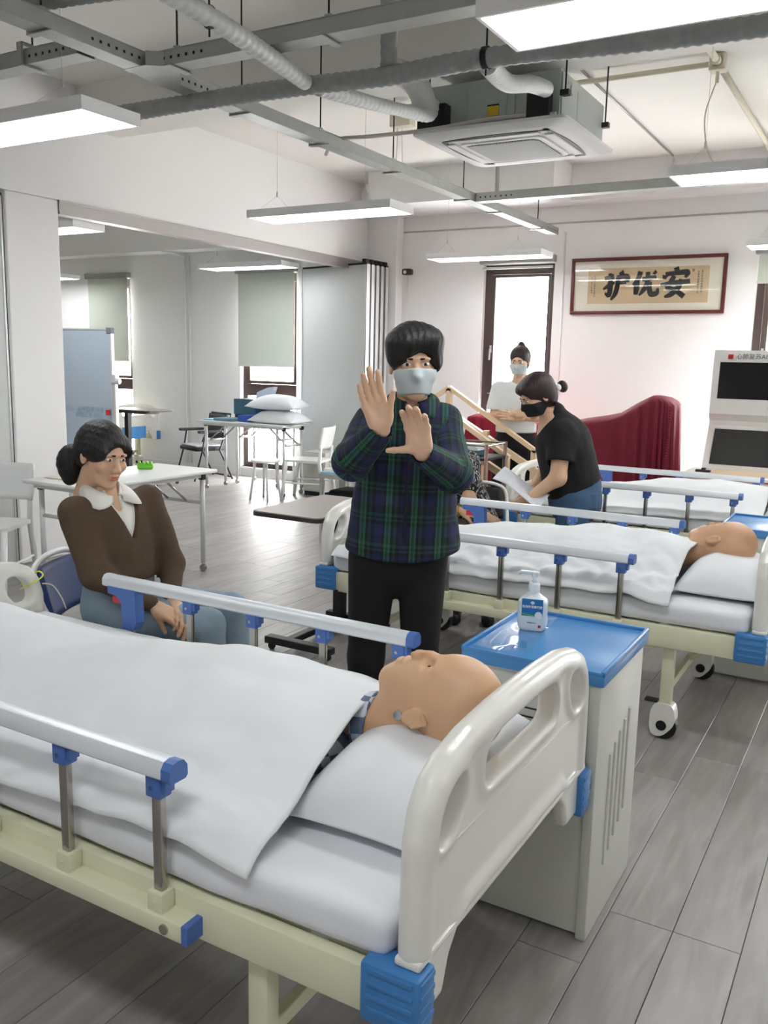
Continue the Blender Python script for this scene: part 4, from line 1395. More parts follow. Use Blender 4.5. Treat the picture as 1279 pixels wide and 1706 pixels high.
tag(MB().rbox(-7.08, -6.95, 7.95, 8.2, TB, TB+.014, .004).build('towel', mat('pale_blue_cloth', (150, 196, 214), .9)), 'pale blue cloth on the left end of the far table', 'cloth')
pb = MB().prism([(-6.62, TB+.25), (-6.40, TB+.25), (-6.34, TB+.40), (-6.44, TB+.39), (-6.60, TB+.33)], 'y', 8.36, 8.42)
tag(pb.build('plastic_bag', mat('white_blue_bag', (206, 214, 232), .4, var=.15, vs=30)), 'white and blue plastic packet on the teal box', 'packet')
du = thing('drawer_unit', 'small grey drawer unit behind the white chair', 'cabinet', (-5.86, 8.27, 0))
MB().box(0, .3, 0, .3, .05, .50).build('carcass', m_cab, du)
for k in range(3):
    MB().rbox(.01, .29, -.012, 0, .07+k*.142, .2+k*.142, .003).build('drawer', m_cab, du)
MB().box(.01, .29, .01, .29, 0, .05).build('plinth', m_black, du)

# ------------------------------------------------------------------ overbed tables
m_otop = mat('grey_wood_top', (150, 141, 134), .4, var=.05, vs=3, stretch=(1, 8, 1))
m_oedge = mat('dark_edge', (52, 46, 44), .5)
def overbed(label, loc, H, rz=0):
    t = thing('overbed_table', label, 'table', loc, rz, 'overbed tables')
    p_ = rounded([(-.22, -.35), (.22, -.35), (.22, .35), (-.22, .35)], .05)
    MB().prism(p_, 'z', H-.006, H).build('top', m_otop, t)
    MB().prism([(x*1.004, y*1.003) for x, y in p_], 'z', H-.028, H-.006).build('top_edge', m_oedge, t)
    MB().rbox(-.03, .03, .17, .23, .06, H-.05, .004).rbox(-.12, .12, -.2, .26, H-.05, H-.028, .004).build('column', m_black, t)
    MB().rbox(-.12, .30, -.36, -.30, .035, .075, .006).rbox(-.02, .03, -.30, .23, .035, .07, .006).build('base', m_black, t)
    MB().rbox(-.12, .30, .23, .28, .035, .075, .006).build('rear_base_bar', m_black, t)
    for x, y in ((-.09, -.33), (.27, -.33), (-.09, .25), (.27, .25)):
        MB().cyl((x, y-.01, .019), (x, y+.01, .019), .019, n=12).build('castor', m_black, t)
    return t
overbed('grey-topped overbed table at the foot of the middle bed', (-2.71, 4.0, 0), .75)
overbed('brown-topped overbed table raised high by the side-room bed', (-7.9, 7.75, 0), .91, R(90))
# a fourth bed in the side room
bed4 = copy_tree(bed1)
bed4.location = (-8.85, 8.12, 0)
bed4['label'] = 'partly hidden hospital bed in the side room beside the window'
tag(MB().rbox(-8.846, -8.836, 8.36, 8.78, .44, .60, .004).build('bed_sign', mat('sky_blue_card', (70, 140, 206), .5, var=.25, vs=12)), 'blue card on the end board of the side-room bed', 'card')

# ------------------------------------------------------------------ aids beside the man: cart and walking frame
ct = thing('equipment_cart', 'grey metal cart with a blue top holding white frame parts', 'cart', (-4.18, 6.12, 0))
for x in (.02, .43):
    for y in (.02, .38):
        MB().rbox(x-.014, x+.014, y-.014, y+.014, 0, .6, .003).build('leg', m_galv, ct)
MB().box(0, .45, 0, .4, .56, .6).build('top_frame', m_galv, ct)
MB().box(.01, .44, .01, .39, .6, .612).build('blue_top', mat('pale_blue_top', (134, 184, 206), .5), ct)
tag(MB().rbox(-4.12, -3.79, 6.17, 6.46, .0, .46, .03).build('storage_bag', mat('black_fabric', (16, 17, 19), .9, bump=.2, bs=12)), 'black fabric bag stored under the equipment cart', 'bag')
fp = thing('frame_parts', 'white tubular frame parts lying on the equipment cart', 'frame', (-4.15, 6.16, .612))
MB().rbox(0, .40, 0, .03, 0, .03, .005).rbox(0, .40, .2, .23, 0, .03, .005).rbox(0, .03, .03, .2, 0, .03, .005).build('lower_frame', m_white, fp)
MB().rbox(.03, .38, .03, .055, .045, .07, .005).rbox(.05, .38, .16, .185, .045, .07, .005).bar((.03, .04, .055), (.2, .17, .06), .02).build('upper_frame', m_white, fp)
MB().rbox(.06, .36, .06, .15, .031, .046, .003).build('black_strip', m_black, fp)
wk = thing('walking_frame', 'white walking frame with black grips behind the cart', 'walker', (-4.22, 6.68, 0))
for y in (0, .12):
    MB().tube(spline([(.0, y, 0), (.02, y, .8), (.05, y, .95), (.13, y, 1.0), (.26, y, .98), (.34, y, .9), (.37, y, .0)], 5), .013, 8).build('side_tube', m_white, wk, smooth=True)
    MB().tube([(.08, y, 1.0), (.2, y, 1.005)], .021, 10).build('grip', m_black, wk, smooth=True)
MB().rbox(.0, .03, -.02, .14, .66, .86, .005).rbox(.1, .16, -.02, .14, .67, .78, .005).rbox(.03, .1, .05, .09, .72, .76, .005).build('clamp', m_black, wk)
MB().tube([(.03, 0, .55), (.36, 0, .55)], .011, 8).tube([(.03, .12, .55), (.36, .12, .55)], .011, 8).build('cross_bar', m_white, wk, smooth=True)

# ------------------------------------------------------------------ framed calligraphy
m_pframe = mat('mahogany_frame', (92, 34, 30), .35, var=.1, vs=20)
m_mount = mat('cream_mount', (232, 229, 214), .8)
m_silk = mat('aged_paper', (208, 188, 150), .8, var=.05, vs=6)
m_inkb = mat('black_ink', (18, 18, 20), .7)
pc = thing('calligraphy_frame', 'mahogany framed calligraphy with three large black characters', 'picture', (-3.08, WY-.004, 2.065), 0)
PWd, PHt = 1.525, .56
pc.rotation_euler = (R(1.5), 0, 0)
fr_ = MB()
fw = .034
fr_.rbox(0, PWd, -.035, 0, 0, fw, .006).rbox(0, PWd, -.035, 0, PHt-fw, PHt, .006).rbox(0, fw, -.035, 0, fw-.004, PHt-fw+.004, .006).rbox(PWd-fw, PWd, -.035, 0, fw-.004, PHt-fw+.004, .006)
fr_.build('frame', m_pframe, pc, ang=40)
MB().box(.02, PWd-.02, -.012, -.004, .02, PHt-.02).build('mount', m_mount, pc)
MB().box(.175, PWd-.16, -.0135, -.0121, .105, PHt-.105).build('paper', m_silk, pc)
MB().box(fw, PWd-fw, -.024, -.021, fw, PHt-fw).build('glazing', clear('picture_glass', .05, .02), pc)
def brush(strokes, cx, cz, sc, name):
    m = MB()
    for st_ in strokes:
        pts = [Vector((p[0], 0, p[1])) for p in st_]
        wd = [p[2] for p in st_]
        P_ = spline(pts, 5)
        Wd = []
        for i in range(len(wd)-1):
            for k in range(5):
                Wd.append(wd[i]+(wd[i+1]-wd[i])*k/5)
        Wd.append(wd[-1])
        L_ = []; R_ = []
        for i, p in enumerate(P_):
            t_ = (P_[min(i+1, len(P_)-1)]-P_[max(i-1, 0)])
            t_.normalize()
            n_v = Vector((-t_.z, 0, t_.x))
            L_.append(p+n_v*Wd[i]*.75); R_.append(p-n_v*Wd[i]*.75)
        n0 = len(m.v)
        vs = []
        for a_, b_ in zip(L_, R_):
            vs += [(cx+a_.x*sc, -.0142, cz+a_.z*sc), (cx+b_.x*sc, -.0142, cz+b_.z*sc)]
        fs = [(2*i, 2*i+1, 2*i+3, 2*i+2) for i in range(len(P_)-1)]
        m.add(vs, fs)
    o = m.build(name, m_inkb, pc)
    return o
HU = [[(-.45, .28, .12), (-.05, .36, .16)], [(-.22, .5, .1), (-.2, .0, .16), (-.24, -.4, .14), (-.42, -.3, .05)], [(-.5, -.15, .05), (-.25, .0, .14), (-.02, .12, .06)],
      [(.22, .56, .16), (.32, .42, .1)], [(.06, .32, .12), (.5, .36, .14), (.48, .12, .14)], [(.08, .1, .1), (.48, .12, .1)], [(.12, .32, .12), (.1, -.05, .14), (.02, -.35, .14), (-.15, -.6, .06)]]
YOU = [[(-.2, .52, .14), (-.3, .2, .14), (-.5, -.02, .05)], [(-.32, .2, .14), (-.34, -.15, .16), (-.36, -.42, .12)], [(-.12, .2, .12), (.2, .24, .14), (.46, .28, .1)], [(.1, .5, .12), (.1, .1, .14), (-.02, -.2, .14), (-.22, -.45, .05)],
       [(.2, .1, .12), (.2, -.2, .14), (.28, -.4, .16), (.5, -.36, .14), (.54, -.16, .05)], [(.34, .5, .12), (.44, .42, .1)]]
AN = [[(0, .6, .14), (.06, .44, .12)], [(-.4, .3, .16), (-.44, .16, .08)], [(-.4, .34, .12), (0, .38, .12), (.44, .4, .15), (.36, .2, .06)], [(-.05, .28, .12), (-.2, -.0, .14), (-.3, -.16, .12), (.02, -.28, .13), (.36, -.52, .14)],
      [(.24, .14, .12), (.1, -.2, .15), (-.16, -.44, .14), (-.4, -.52, .05)], [(-.56, -.06, .08), (-.1, .0, .13), (.56, .06, .12)]]
brush(HU, .455, .285, .24, 'character_left')
brush(YOU, .755, .29, .24, 'character_middle')
brush(AN, 1.05, .295, .25, 'character_right')
for x_, z0_, n_c, s_c in ((.245, .375, 9, '书法作品题字印章记'), (.215, .36, 7, '岁次丙子年春书'), (1.30, .40, 9, '安宁疗护优质服务示'), (1.265, .395, 9, '范基地题赠留念于此')):
    for i, c_ in enumerate(s_c):
        text('small_character', c_, .021, m_inkb, pc, (x_, -.0142, z0_-i*.024), (R(90), 0, 0))
MB().box(1.205, 1.225, -.0142, -.0136, .40, .425).build('seal_mark', mat('faint_seal', (150, 110, 90), .8), pc)

# ------------------------------------------------------------------ teaching kiosk with two screens
m_scr = mat('screen_black', (14, 15, 18), .12)
m_scr2 = mat('screen_dim', (44, 46, 46), .25)
m_kred = mat('kiosk_red', (190, 34, 38), .4)
m_deskrefl = mat('tan_desk_reflection', (226, 200, 168), .35, var=.08, vs=4, stretch=(1, 5, 1))
ks = thing('kiosk', 'white teaching kiosk with two black screens and a red band', 'kiosk', (-1.505, 7.45, 0))
MB().rbox(.0, 1.05, .0, .75, .0, .665, .01).build('cabinet', m_white, ks, ang=40)
MB().rbox(-.005, 1.055, -.008, .758, .664, .69, .006).build('desk_top', m_white, ks, ang=40)
MB().box(.2, .98, .1, .52, .69, .6935).build('desk_reflection', m_deskrefl, ks)  # tan patch stands in for light reflected on the white desk top
MB().box(-.006, 1.056, -.010, -.0, .66, .668).build('red_edge', m_kred, ks)
MB().box(.03, .62, -.006, .0, .545, .64).build('red_band', m_kred, ks)
text('lettering', '急救培训与考核一体机', .048, m_lwhite, ks, (.33, -.0065, .59), (R(90), 0, 0))
bkp = MB().prism([(.72, .69), (.75, 1.7), (.65, 1.7), (.60, 1.16), (.66, 1.10), (.66, 1.06), (.48, .72), (.48, .69)], 'x', .08, 1.0)
bkp.build('back_panel', m_white, ks)
tl = math.atan2(.05, .54)
up_ = MB().box(0, .84, -.006, 0, 0, .31)
u_o = up_.build('upper_screen', m_scr, ks); u_o.location = (.135, .612, 1.29); u_o.rotation_euler = (-tl, 0, 0)
lo_s = MB().box(0, .84, -.006, 0, 0, .33)
l_o = lo_s.build('lower_screen', m_scr2, ks); l_o.location = (.135, .488, .735); l_o.rotation_euler = (-math.atan2(.18, .34), 0, 0)
MB().lathe([(.012, -.004), (.012, .004)], (.56, .603, 1.22), 14, 'y').build('webcam', m_black, ks)
MB().box(.195, .235, .648-.02, .648, 1.625, 1.665).build('red_logo', m_kred, ks)
text('lettering', '心肺复苏AI科普机器人', .05, mat('grey_letter', (70, 70, 76), .6), ks, (.26, .6275, 1.645), (R(90), 0, 0), 0, 'LEFT')
MB().rbox(.08, .2, .2, .24, .69, .71, .004).rbox(.12, .15, .24, .3, .69, .72, .004).build('black_clip', m_black, ks)

# ------------------------------------------------------------------ red draped equipment
m_red = mat('wine_red_cloth', (118, 18, 42), .75, var=.08, vs=6, bump=.05, bs=60)
m_red2 = mat('crimson_cloth', (150, 20, 46), .75, var=.08, vs=6, bump=.05, bs=60)
def drape(name, label, x0, x1, y0, y1, top, zb, material, seed, nfold=14, cat='covered equipment'):
    """cloth over a bulky body: top(x)->height; hangs to zb with folds"""
    nt_, nr = 220, 46
    cx, cy = (x0+x1)/2, (y0+y1)/2
    hx, hy = (x1-x0)/2, (y1-y0)/2
    th = np.linspace(0, 2*np.pi, nt_, endpoint=False)
    ex = np.sign(np.cos(th))*np.abs(np.cos(th))**.5; ey = np.sign(np.sin(th))*np.abs(np.sin(th))**.5
    P = np.zeros((nr, nt_, 3))
    per = th*1.0
    fold = np.abs(np.sin(th*nfold*.5+1.4*np.sin(th*5+seed)+seed))*2-1+.4*np.sin(th*nfold*1.7+seed*2)
    for i in range(nr):
        v = i/(nr-1)
        if v < .35:
            q = v/.35
            X = cx+hx*ex*q; Y = cy+hy*ey*q
            Z = np.array([top(x) for x in X])-.05*q**4+.006*np.sin(X*9+Y*7+seed)
        else:
            w_ = (v-.35)/.65
            fl = .012+.06*w_**.8
            X = cx+(hx+.01+.03*w_+fl*fold*.5)*ex; Y = cy+(hy+.01+.03*w_+fl*fold*.6)*ey
            zt = np.array([top(min(max(x, x0), x1)) for x in cx+hx*ex])-.05
            Z = zt+(zb-zt)*w_+.01*fold*w_
        P[i, :, 0] = X; P[i, :, 1] = Y; P[i, :, 2] = Z
    V = P.reshape(-1, 3)
    i, j = np.meshgrid(np.arange(nr-1), np.arange(nt_), indexing='ij')
    a = (i*nt_+j).ravel(); b = (i*nt_+(j+1) % nt_).ravel()
    Q = np.stack([a, b, b+nt_, a+nt_], 1)
    o = link(name, mesh_pq(name, V, Q), material, None)
    return tag(o, label, cat)
def topR(x):
    t = (x+2.9)/1.36
    return float(np.interp(x, [-2.9, -2.4, -2.2, -2.0, -1.85, -1.72, -1.62, -1.54], [1.06, 1.07, 1.11, 1.15, 1.24, 1.315, 1.325, 1.27]))
d1 = drape('draped_equipment', 'large wine-red cloth draped over equipment left of the kiosk', -2.58, -1.645, 7.45, 8.05, lambda x: topR(x+.08), .02, m_red, 2, 40)
d2 = drape('draped_equipment', 'lower crimson cloth over equipment behind the wooden handrails', -3.62, -2.80, 7.75, 8.4, lambda x: 1.06+.03*math.sin(x*5), .40, m_red2, 5, 34)
sc_t = MB()
for k in range(30):
    sc_t.lathe([(.004, -.008), (.011, -.004), (.011, .004), (.004, .008)], (-1.615, 7.435-.002*k, 1.22-k*.022), 8, 'y')
so_t = sc_t.build('scalloped_trim', m_red, d1); so_t['kind'] = 'stuff'
sk = MB().box(-3.5, -2.92, 7.9, 8.3, 0, .9)
tag(sk.build('equipment_crate', m_white), 'white crate under the lower crimson cloth', 'crate')

# ------------------------------------------------------------------ wooden practice stairs with handrails
m_beech = mat('beech_wood', (226, 200, 166), .45, var=.06, vs=5)
sr = thing('practice_stairs', 'beech practice stairs with sloping handrails behind the plaid man', 'stairs', (-3.385, 6.95, 0))
for y in (.0, -.60):
    MB().bar((0, y, 1.33), (.82, y, .83), .045, .035).build('handrail', m_beech, sr)
    MB().bar((0, y, 1.33), (-.26, y, 1.17), .045, .035).build('handrail', m_beech, sr)
    MB().bar((.0, y, 1.12), (.95, y, .60), .05, .05).build('lower_rail', m_beech, sr)
    MB().bar((.15, y, .58), (1.0, y, .20), .045, .04).build('stringer', m_beech, sr)
    for x, zt in ((0, 1.32), (.36, .98), (.80, .84), (-.25, 1.17)):
        MB().bar((x, y, 0), (x, y, zt), .045, .045).build('post', m_beech, sr)
for k in range(3):
    MB().rbox(.1+.24*k, .36+.24*k, -.62, .02, .40-.15*k, .43-.15*k, .004).build('tread', m_beech, sr)
MB().rbox(-.28, .12, -.62, .02, .40, .43, .004).build('landing', m_beech, sr)

# ------------------------------------------------------------------ trolley with folders
tr_ = thing('trolley', 'steel trolley carrying folders and papers, right of the plaid man', 'trolley', (-3.15, 5.92, 0))
m_bronze = mat('bronze_tube', (128, 100, 92), .4, .4)
for x in (.0, .58):
    for y in (.0, .36):
        MB().tube([(x, y, .06), (x, y, .96)], .014, 10).build('post', m_bronze, tr_, smooth=True)
        MB().cyl((x, y-.01, .03), (x, y+.01, .03), .03, n=12).build('castor', m_black, tr_)
for z in (.30, .84):
    MB().rbox(-.01, .59, -.01, .37, z, z+.02, .004).build('shelf', m_dark, tr_)
MB().tube([(0, 0, .95), (.58, 0, .95)], .008, 8).tube([(0.58, 0, .95), (.58, .36, .95)], .008, 8).tube([(0, .36, .95), (.58, .36, .95)], .008, 8).build('guard_rail', m_steel, tr_)
tag(MB().rbox(-3.05, -2.68, 5.97, 6.2, .861, .905, .004).build('folder', m_teal), 'dark teal folder on the trolley shelf', 'folder')
pp = MB()
for k in range(5):
    pp.box(-3.03+.01*k, -2.66-.012*k, 5.98+.006*k, 6.19, .906+k*.008, .9115+k*.008)
tag(pp.build('paper_stack', mat('paper_white', (232, 233, 232), .8)), 'stack of white papers on the teal folder', 'papers')

# ------------------------------------------------------------------ blue folding chair under the seated woman
m_navy = mat('navy_vinyl', (34, 66, 128), .5)
def folding_chair(label, loc, rz, grp=None, material=m_navy):
    t = thing('folding_chair', label, 'chair', loc, rz, grp)
    # faces +x
    MB().prism(rounded([(-.2, -.2), (.2, -.19), (.2, .19), (-.2, .2)], .06), 'z', .425, .455).build('seat', material, t, ang=40)
    bk = MB().grid(lambda u, v: (-.245-.06*v-.03*(1-(2*u-1)**2), (u-.5)*.37*(1-.12*v*v), .52+.20*v), 14, 8)
    b_ = bk.build('backrest', material, t, smooth=True)
    md = b_.modifiers.new('th', 'SOLIDIFY'); md.thickness = .022
    MB().tube(spline([(.22, -.22, 0), (-.1, -.215, .38), (-.245, -.205, .56), (-.3, -.19, .70), (-.315, -.12, .745), (-.322, 0, .755), (-.315, .12, .745), (-.3, .19, .70), (-.245, .205, .56), (-.1, .215, .38), (.22, .22, 0)], 6), .0125, 10).build('front_frame', m_white, t, smooth=True)
    for y in (-.19, .19):
        MB().tube([(-.3, y, 0), (.1, y, .43)], .011, 10).build('rear_leg', m_white, t, smooth=True)
    MB().tube([(-.27, -.19, .04), (-.27, .19, .04)], .009, 8).tube([(.18, -.22, .05), (.18, .22, .05)], .009, 8).build('stretcher', m_white, t)
    return t
# ------------------------------------------------------------------ people
m_skin = mat('skin', (224, 186, 154), .5, sss=.12, var=.04, vs=14)
m_skin2 = mat('skin_warm', (216, 176, 144), .5, sss=.12, var=.04, vs=14)
m_hair = mat('black_hair', (17, 15, 15), .52, var=.35, vs=60, bump=.5, bs=90, stretch=(1, 1, .15))
m_hairb = mat('dark_brown_hair', (44, 28, 28), .45, var=.35, vs=60, bump=.5, bs=90, stretch=(1, 1, .15))
m_eye = mat('eye_white', (236, 234, 230), .25)
m_iris = mat('iris_dark', (30, 20, 16), .2)
m_mask = mat('pale_blue_mask', (206, 217, 220), .8)
m_mask2 = mat('black_mask', (24, 24, 26), .8)
m_brow = mat('eyebrow', (34, 26, 24), .8)
m_lip = mat('lip', (186, 110, 100), .5)
def rotm(yaw=0, pitch=0, roll=0):
    """yaw turns the face (-y) towards +x, pitch tips it down"""
    return np.array((Matrix.Rotation(yaw, 3, 'Z') @ Matrix.Rotation(pitch, 3, 'X') @ Matrix.Rotation(roll, 3, 'Y')))
def head_pq(h=.003, mask=False, neck=(0, .045, -.2), sc=1.0):
    s = SDF((-.12, -.15, -.25), (.12, .15, .15), h)
    s.ell((0, .014, .032), (.076, .096, .086), k=0)
    s.ell((0, -.028, -.03), (.064, .066, .086), k=.025)
    s.ell((0, -.034, -.078), (.049, .05, .042), k=.02)
    s.ell((0, -.073, -.106), (.024, .02, .017), k=.018)
    s.ell((0, -.086, .02), (.05, .012, .012), k=.012)
    for q in (-1, 1):
        s.ell((q*.031, -.1, .003), (.019, .014, .012), k=.010, mode='s')
        s.ell((q*.031, -.079, .002), (.016, .012, .011), k=.006)
        s.ell((q*.046, -.065, -.03), (.022, .02, .02), k=.02)
        s.ell((q*.0765, .012, -.012), (.009, .020, .031), k=.006)
        s.ell((q*.084, .008, -.010), (.006, .011, .018), k=.004, mode='s')
        s.ell((q*.0115, -.1, -.04), (.0085, .011, .0075), k=.006)
    s.cap((0, -.088, .006), (0, -.111, -.034), .008, .0125, k=.010)
    s.ell((0, -.091, -.0635), (.022, .010, .0055), k=.006).ell((0, -.0895, -.0745), (.019, .010, .006), k=.006)
    s.ell((0, -.101, -.069), (.018, .006, .002), k=.003, mode='s')
    s.cap((0, .028, -.06), neck, .052, .058, k=.03)
    return s.pq(1)
def mask_pq(h=.003):
    s = SDF((-.1, -.15, -.16), (.1, .06, .04), h)
    s.ell((0, -.028, -.03), (.068, .082, .092), k=0)
    s.ell((0, -.034, -.078), (.054, .068, .050), k=.03)
    s.ell((0, -.076, -.104), (.028, .026, .022), k=.018)
    s.cap((0, -.090, .0), (0, -.114, -.034), .010, .015, k=.02)
    for q in (-1, 1):
        s.ell((q*.046, -.062, -.032), (.027, .028, .03), k=.02)
    s.plane((0, 0, -.034), (0, .25, 1))
    s.plane((0, 0, -.119), (0, -.25, -1))
    s.plane((0, .005, 0), (0, 1, .35))
    return s.pq(1)
def place(PQ, M, c, sc=1.0):
    P, Q = PQ
    return (P*sc) @ np.array(M).T+np.array(c), Q
def pmesh(name, parts, material, parent=None):
    P, Q = cat_pq(parts)
    return link(name, mesh_pq(name, P, Q), material, parent)
def face_bits(root, M, c, sc=1.0, mouth=True):
    M = np.array(M)
    def T(p):
        return tuple((np.array(p)*sc) @ M.T+np.array(c))
    for q in (-1, 1):
        e = SDF((-.02, -.02, -.02), (.02, .02, .02), .002).ell((0, 0, 0), (.0145, .009, .0062), k=0).pq(1)
        pe = place(e, M, T((q*.031, -.0845, .003)), sc)
        eo = pmesh('eye', [pe], m_eye, root)
        i_ = SDF((-.01, -.01, -.01), (.01, .01, .01), .0012).ell((0, 0, 0), (.0058, .0035, .0056), k=0).pq(1)
        pmesh('iris', [place(i_, M, T((q*.031, -.0916, .003)), sc)], m_iris, eo)
        b = SDF((-.03, -.02, -.015), (.03, .02, .015), .0022).cap((-.016*q, -.002, -.001), (.017*q, .010, .001), .0042, .0028, k=0).pq(1)
        pmesh('eyebrow', [place(b, M, T((q*.031, -.0945, .022)), sc)], m_brow, root)
    if mouth:
        l = SDF((-.03, -.015, -.012), (.03, .015, .012), .002).ell((0, 0, .0035), (.0215, .006, .0042), k=0).ell((0, 0, -.0055), (.0185, .006, .0048), k=.002).pq(1)
        pmesh('lips', [place(l, M, T((0, -.0965, -.0685)), sc)], m_lip, root)
def hand_pq(side=1, curl=(.2, .2, .2, .2), spread=.1, thumb=(.5, .35), h=.0022, length=1.0, thumbcurl=.2, stub=.05, fore=None):
    """wrist at 0, fingers +z, palm faces -y, thumb towards side*x. thumb=(outward angle, forward)"""
    s = SDF((-.11, -.12, -.08), (.11, .10, .20), h)
    xs = [.0315, .0108, -.0105, -.0305]       # index..little (thumb side positive)
    zb = [.086, .092, .089, .080]
    ln = [(.040, .025, .020), (.045, .028, .021), (.041, .026, .020), (.032, .020, .018)]
    rd = [.0100, .0104, .0098, .0086]
    s.cap((0, 0, -stub), (0, 0, .02), .026, .025, k=0, flat=.75, fdir=(0, 1, 0))
    if fore is not None:
        s.cap((0, 0, .012), unit(fore)*.06, .0235, .0255, k=.012)
    for i in range(4):
        x = xs[i]*side
        s.cap((x*.62, 0, .012), (x, 0, zb[i]), .0125, .0115, k=.014)
    s.ell((.026*side, -.010, .038), (.018, .013, .028), k=.014)      # thenar
    s.ell((-.024*side, -.008, .032), (.014, .011, .028), k=.014)
    for i in range(4):
        a = (xs[i]/.031)*spread*side
        p = np.array((xs[i]*side, 0, zb[i]))
        ang = 0
        for j, L in enumerate(ln[i]):
            ang += curl[i]*(1.0, 1.1, .8)[j]
            d = np.array((math.sin(a)*math.cos(ang), -math.sin(ang), math.cos(a)*math.cos(ang)))
            q = p+d*L*length
            r0 = rd[i]*(1-.06*j)
            s.cap(p, q, r0, r0*.93, k=.0035 if j else .006)
            s.ell(p, (r0*1.04,)*3, k=.004)
            p = q
    b = np.array((.022*side, -.006, .018))
    d = np.array((math.sin(thumb[0])*side, -math.sin(thumb[1]), math.cos(thumb[0])*math.cos(thumb[1])))
    d /= np.linalg.norm(d)
    q = b+d*.042
    s.cap(b, q, .0145, .0115, k=.012)
    d2 = unit(d+np.array((-.0*side, -thumbcurl, thumbcurl*.6)))
    r_ = q+d2*.031
    s.cap(q, r_, .0108, .0098, k=.004)
    s.cap(r_, r_+d2*.022, .0098, .0082, k=.004)
    return s.pq(1)
def basis(z, y):
    """columns x,y,z: z = finger direction, y = back-of-hand direction"""
    z = unit(z)
    y = np.array(y, float); y = unit(y-z*(y@z))
    x = np.cross(y, z)
    return np.stack([x, y, z], 1)
def wrinkle(P, amp, sc, seed):
    """push vertices about along a cheap radial direction"""
    n = fbm(P[:, 0]+P[:, 1]*.6, P[:, 2]+P[:, 1]*.3, seed, sc, 3)
    return n*amp

# ---------------------------------------------------------------- plaid cloth driven by a stored pattern coordinate
def plaid_mat():
    m = bpy.data.materials.new('green_navy_plaid'); m.use_nodes = True
    nt = m.node_tree; N = nt.nodes.new; L = nt.links.new
    b = nt.nodes['Principled BSDF']; b.inputs['Roughness'].default_value = .85
    at = N('ShaderNodeAttribute'); at.attribute_name = 'weave'
    sp = N('ShaderNodeSeparateXYZ'); L(at.outputs['Vector'], sp.inputs[0])
    def bands(sock, period, stops):
        d = N('ShaderNodeMath'); d.operation = 'DIVIDE'; d.inputs[1].default_value = period; L(sock, d.inputs[0])
        f = N('ShaderNodeMath'); f.operation = 'FRACT'; L(d.outputs[0], f.inputs[0])
        cr = N('ShaderNodeValToRGB'); cr.color_ramp.interpolation = 'CONSTANT'
        els = cr.color_ramp.elements
        els[0].position = 0; els[0].color = lin(stops[0][1])
        els[1].position = stops[1][0]; els[1].color = lin(stops[1][1])
        for p, c in stops[2:]:
            e = els.new(p); e.color = lin(c)
        L(f.outputs[0], cr.inputs[0])
        return cr.outputs[0]
    navy = (30, 34, 72); blk = (14, 18, 26); grn = (30, 70, 50); lg = (46, 104, 72)
    v = bands(sp.outputs[0], .088, [(0, navy), (.30, blk), (.40, lg), (.47, grn), (.56, lg), (.64, blk), (.74, (24, 60, 48)), (.86, blk)])
    h_ = bands(sp.outputs[1], .104, [(0, (30, 36, 74)), (.34, blk), (.48, (30, 72, 58)), (.54, blk), (.62, (30, 72, 58)), (.72, (18, 24, 34))])
    mx = N('ShaderNodeMix'); mx.data_type = 'RGBA'; mx.inputs['Factor'].default_value = .44
    L(v, mx.inputs['A']); L(h_, mx.inputs['B']); L(mx.outputs['Result'], b.inputs['Base Color'])
    n = N('ShaderNodeTexNoise'); n.inputs['Scale'].default_value = 300
    bp = N('ShaderNodeBump'); bp.inputs['Strength'].default_value = .1; bp.inputs['Distance'].default_value = .002
    L(n.outputs['Fac'], bp.inputs['Height']); L(bp.outputs[0], b.inputs['Normal'])
    return m
m_plaid = plaid_mat()
def weave(ob, bones):
    """bones: (a, b, ref) segments; pattern = (across, along)"""
    me = ob.data
    n = len(me.vertices)
    P = np.zeros(n*3); me.vertices.foreach_get('co', P); P = P.reshape(-1, 3)
    best = np.full(n, 1e9); W = np.zeros((n, 3))
    for a, b, ref, rad, off in bones:
        a = np.array(a, float); b = np.array(b, float)
        ax = b-a; L = np.linalg.norm(ax); d = ax/L
        x = np.array(ref, float); x = unit(x-d*(x@d)); y = np.cross(d, x)
        t = np.clip((P-a)@d, 0, L)
        Qv = P-a-t[:, None]*d
        dist = np.linalg.norm(Qv, axis=1)/rad
        u = Qv@x+off[0]; v = (P-a)@d+off[1]
        if len(off) > 2:
            u = np.arctan2(Qv@x, -(Qv@y))*off[2]+off[0]
        m = dist < best
        best = np.where(m, dist, best)
        W[m, 0] = u[m]; W[m, 1] = v[m]
    at = me.attributes.new('weave', 'FLOAT_VECTOR', 'POINT')
    at.data.foreach_set('vector', W.astype(np.float32).ravel())

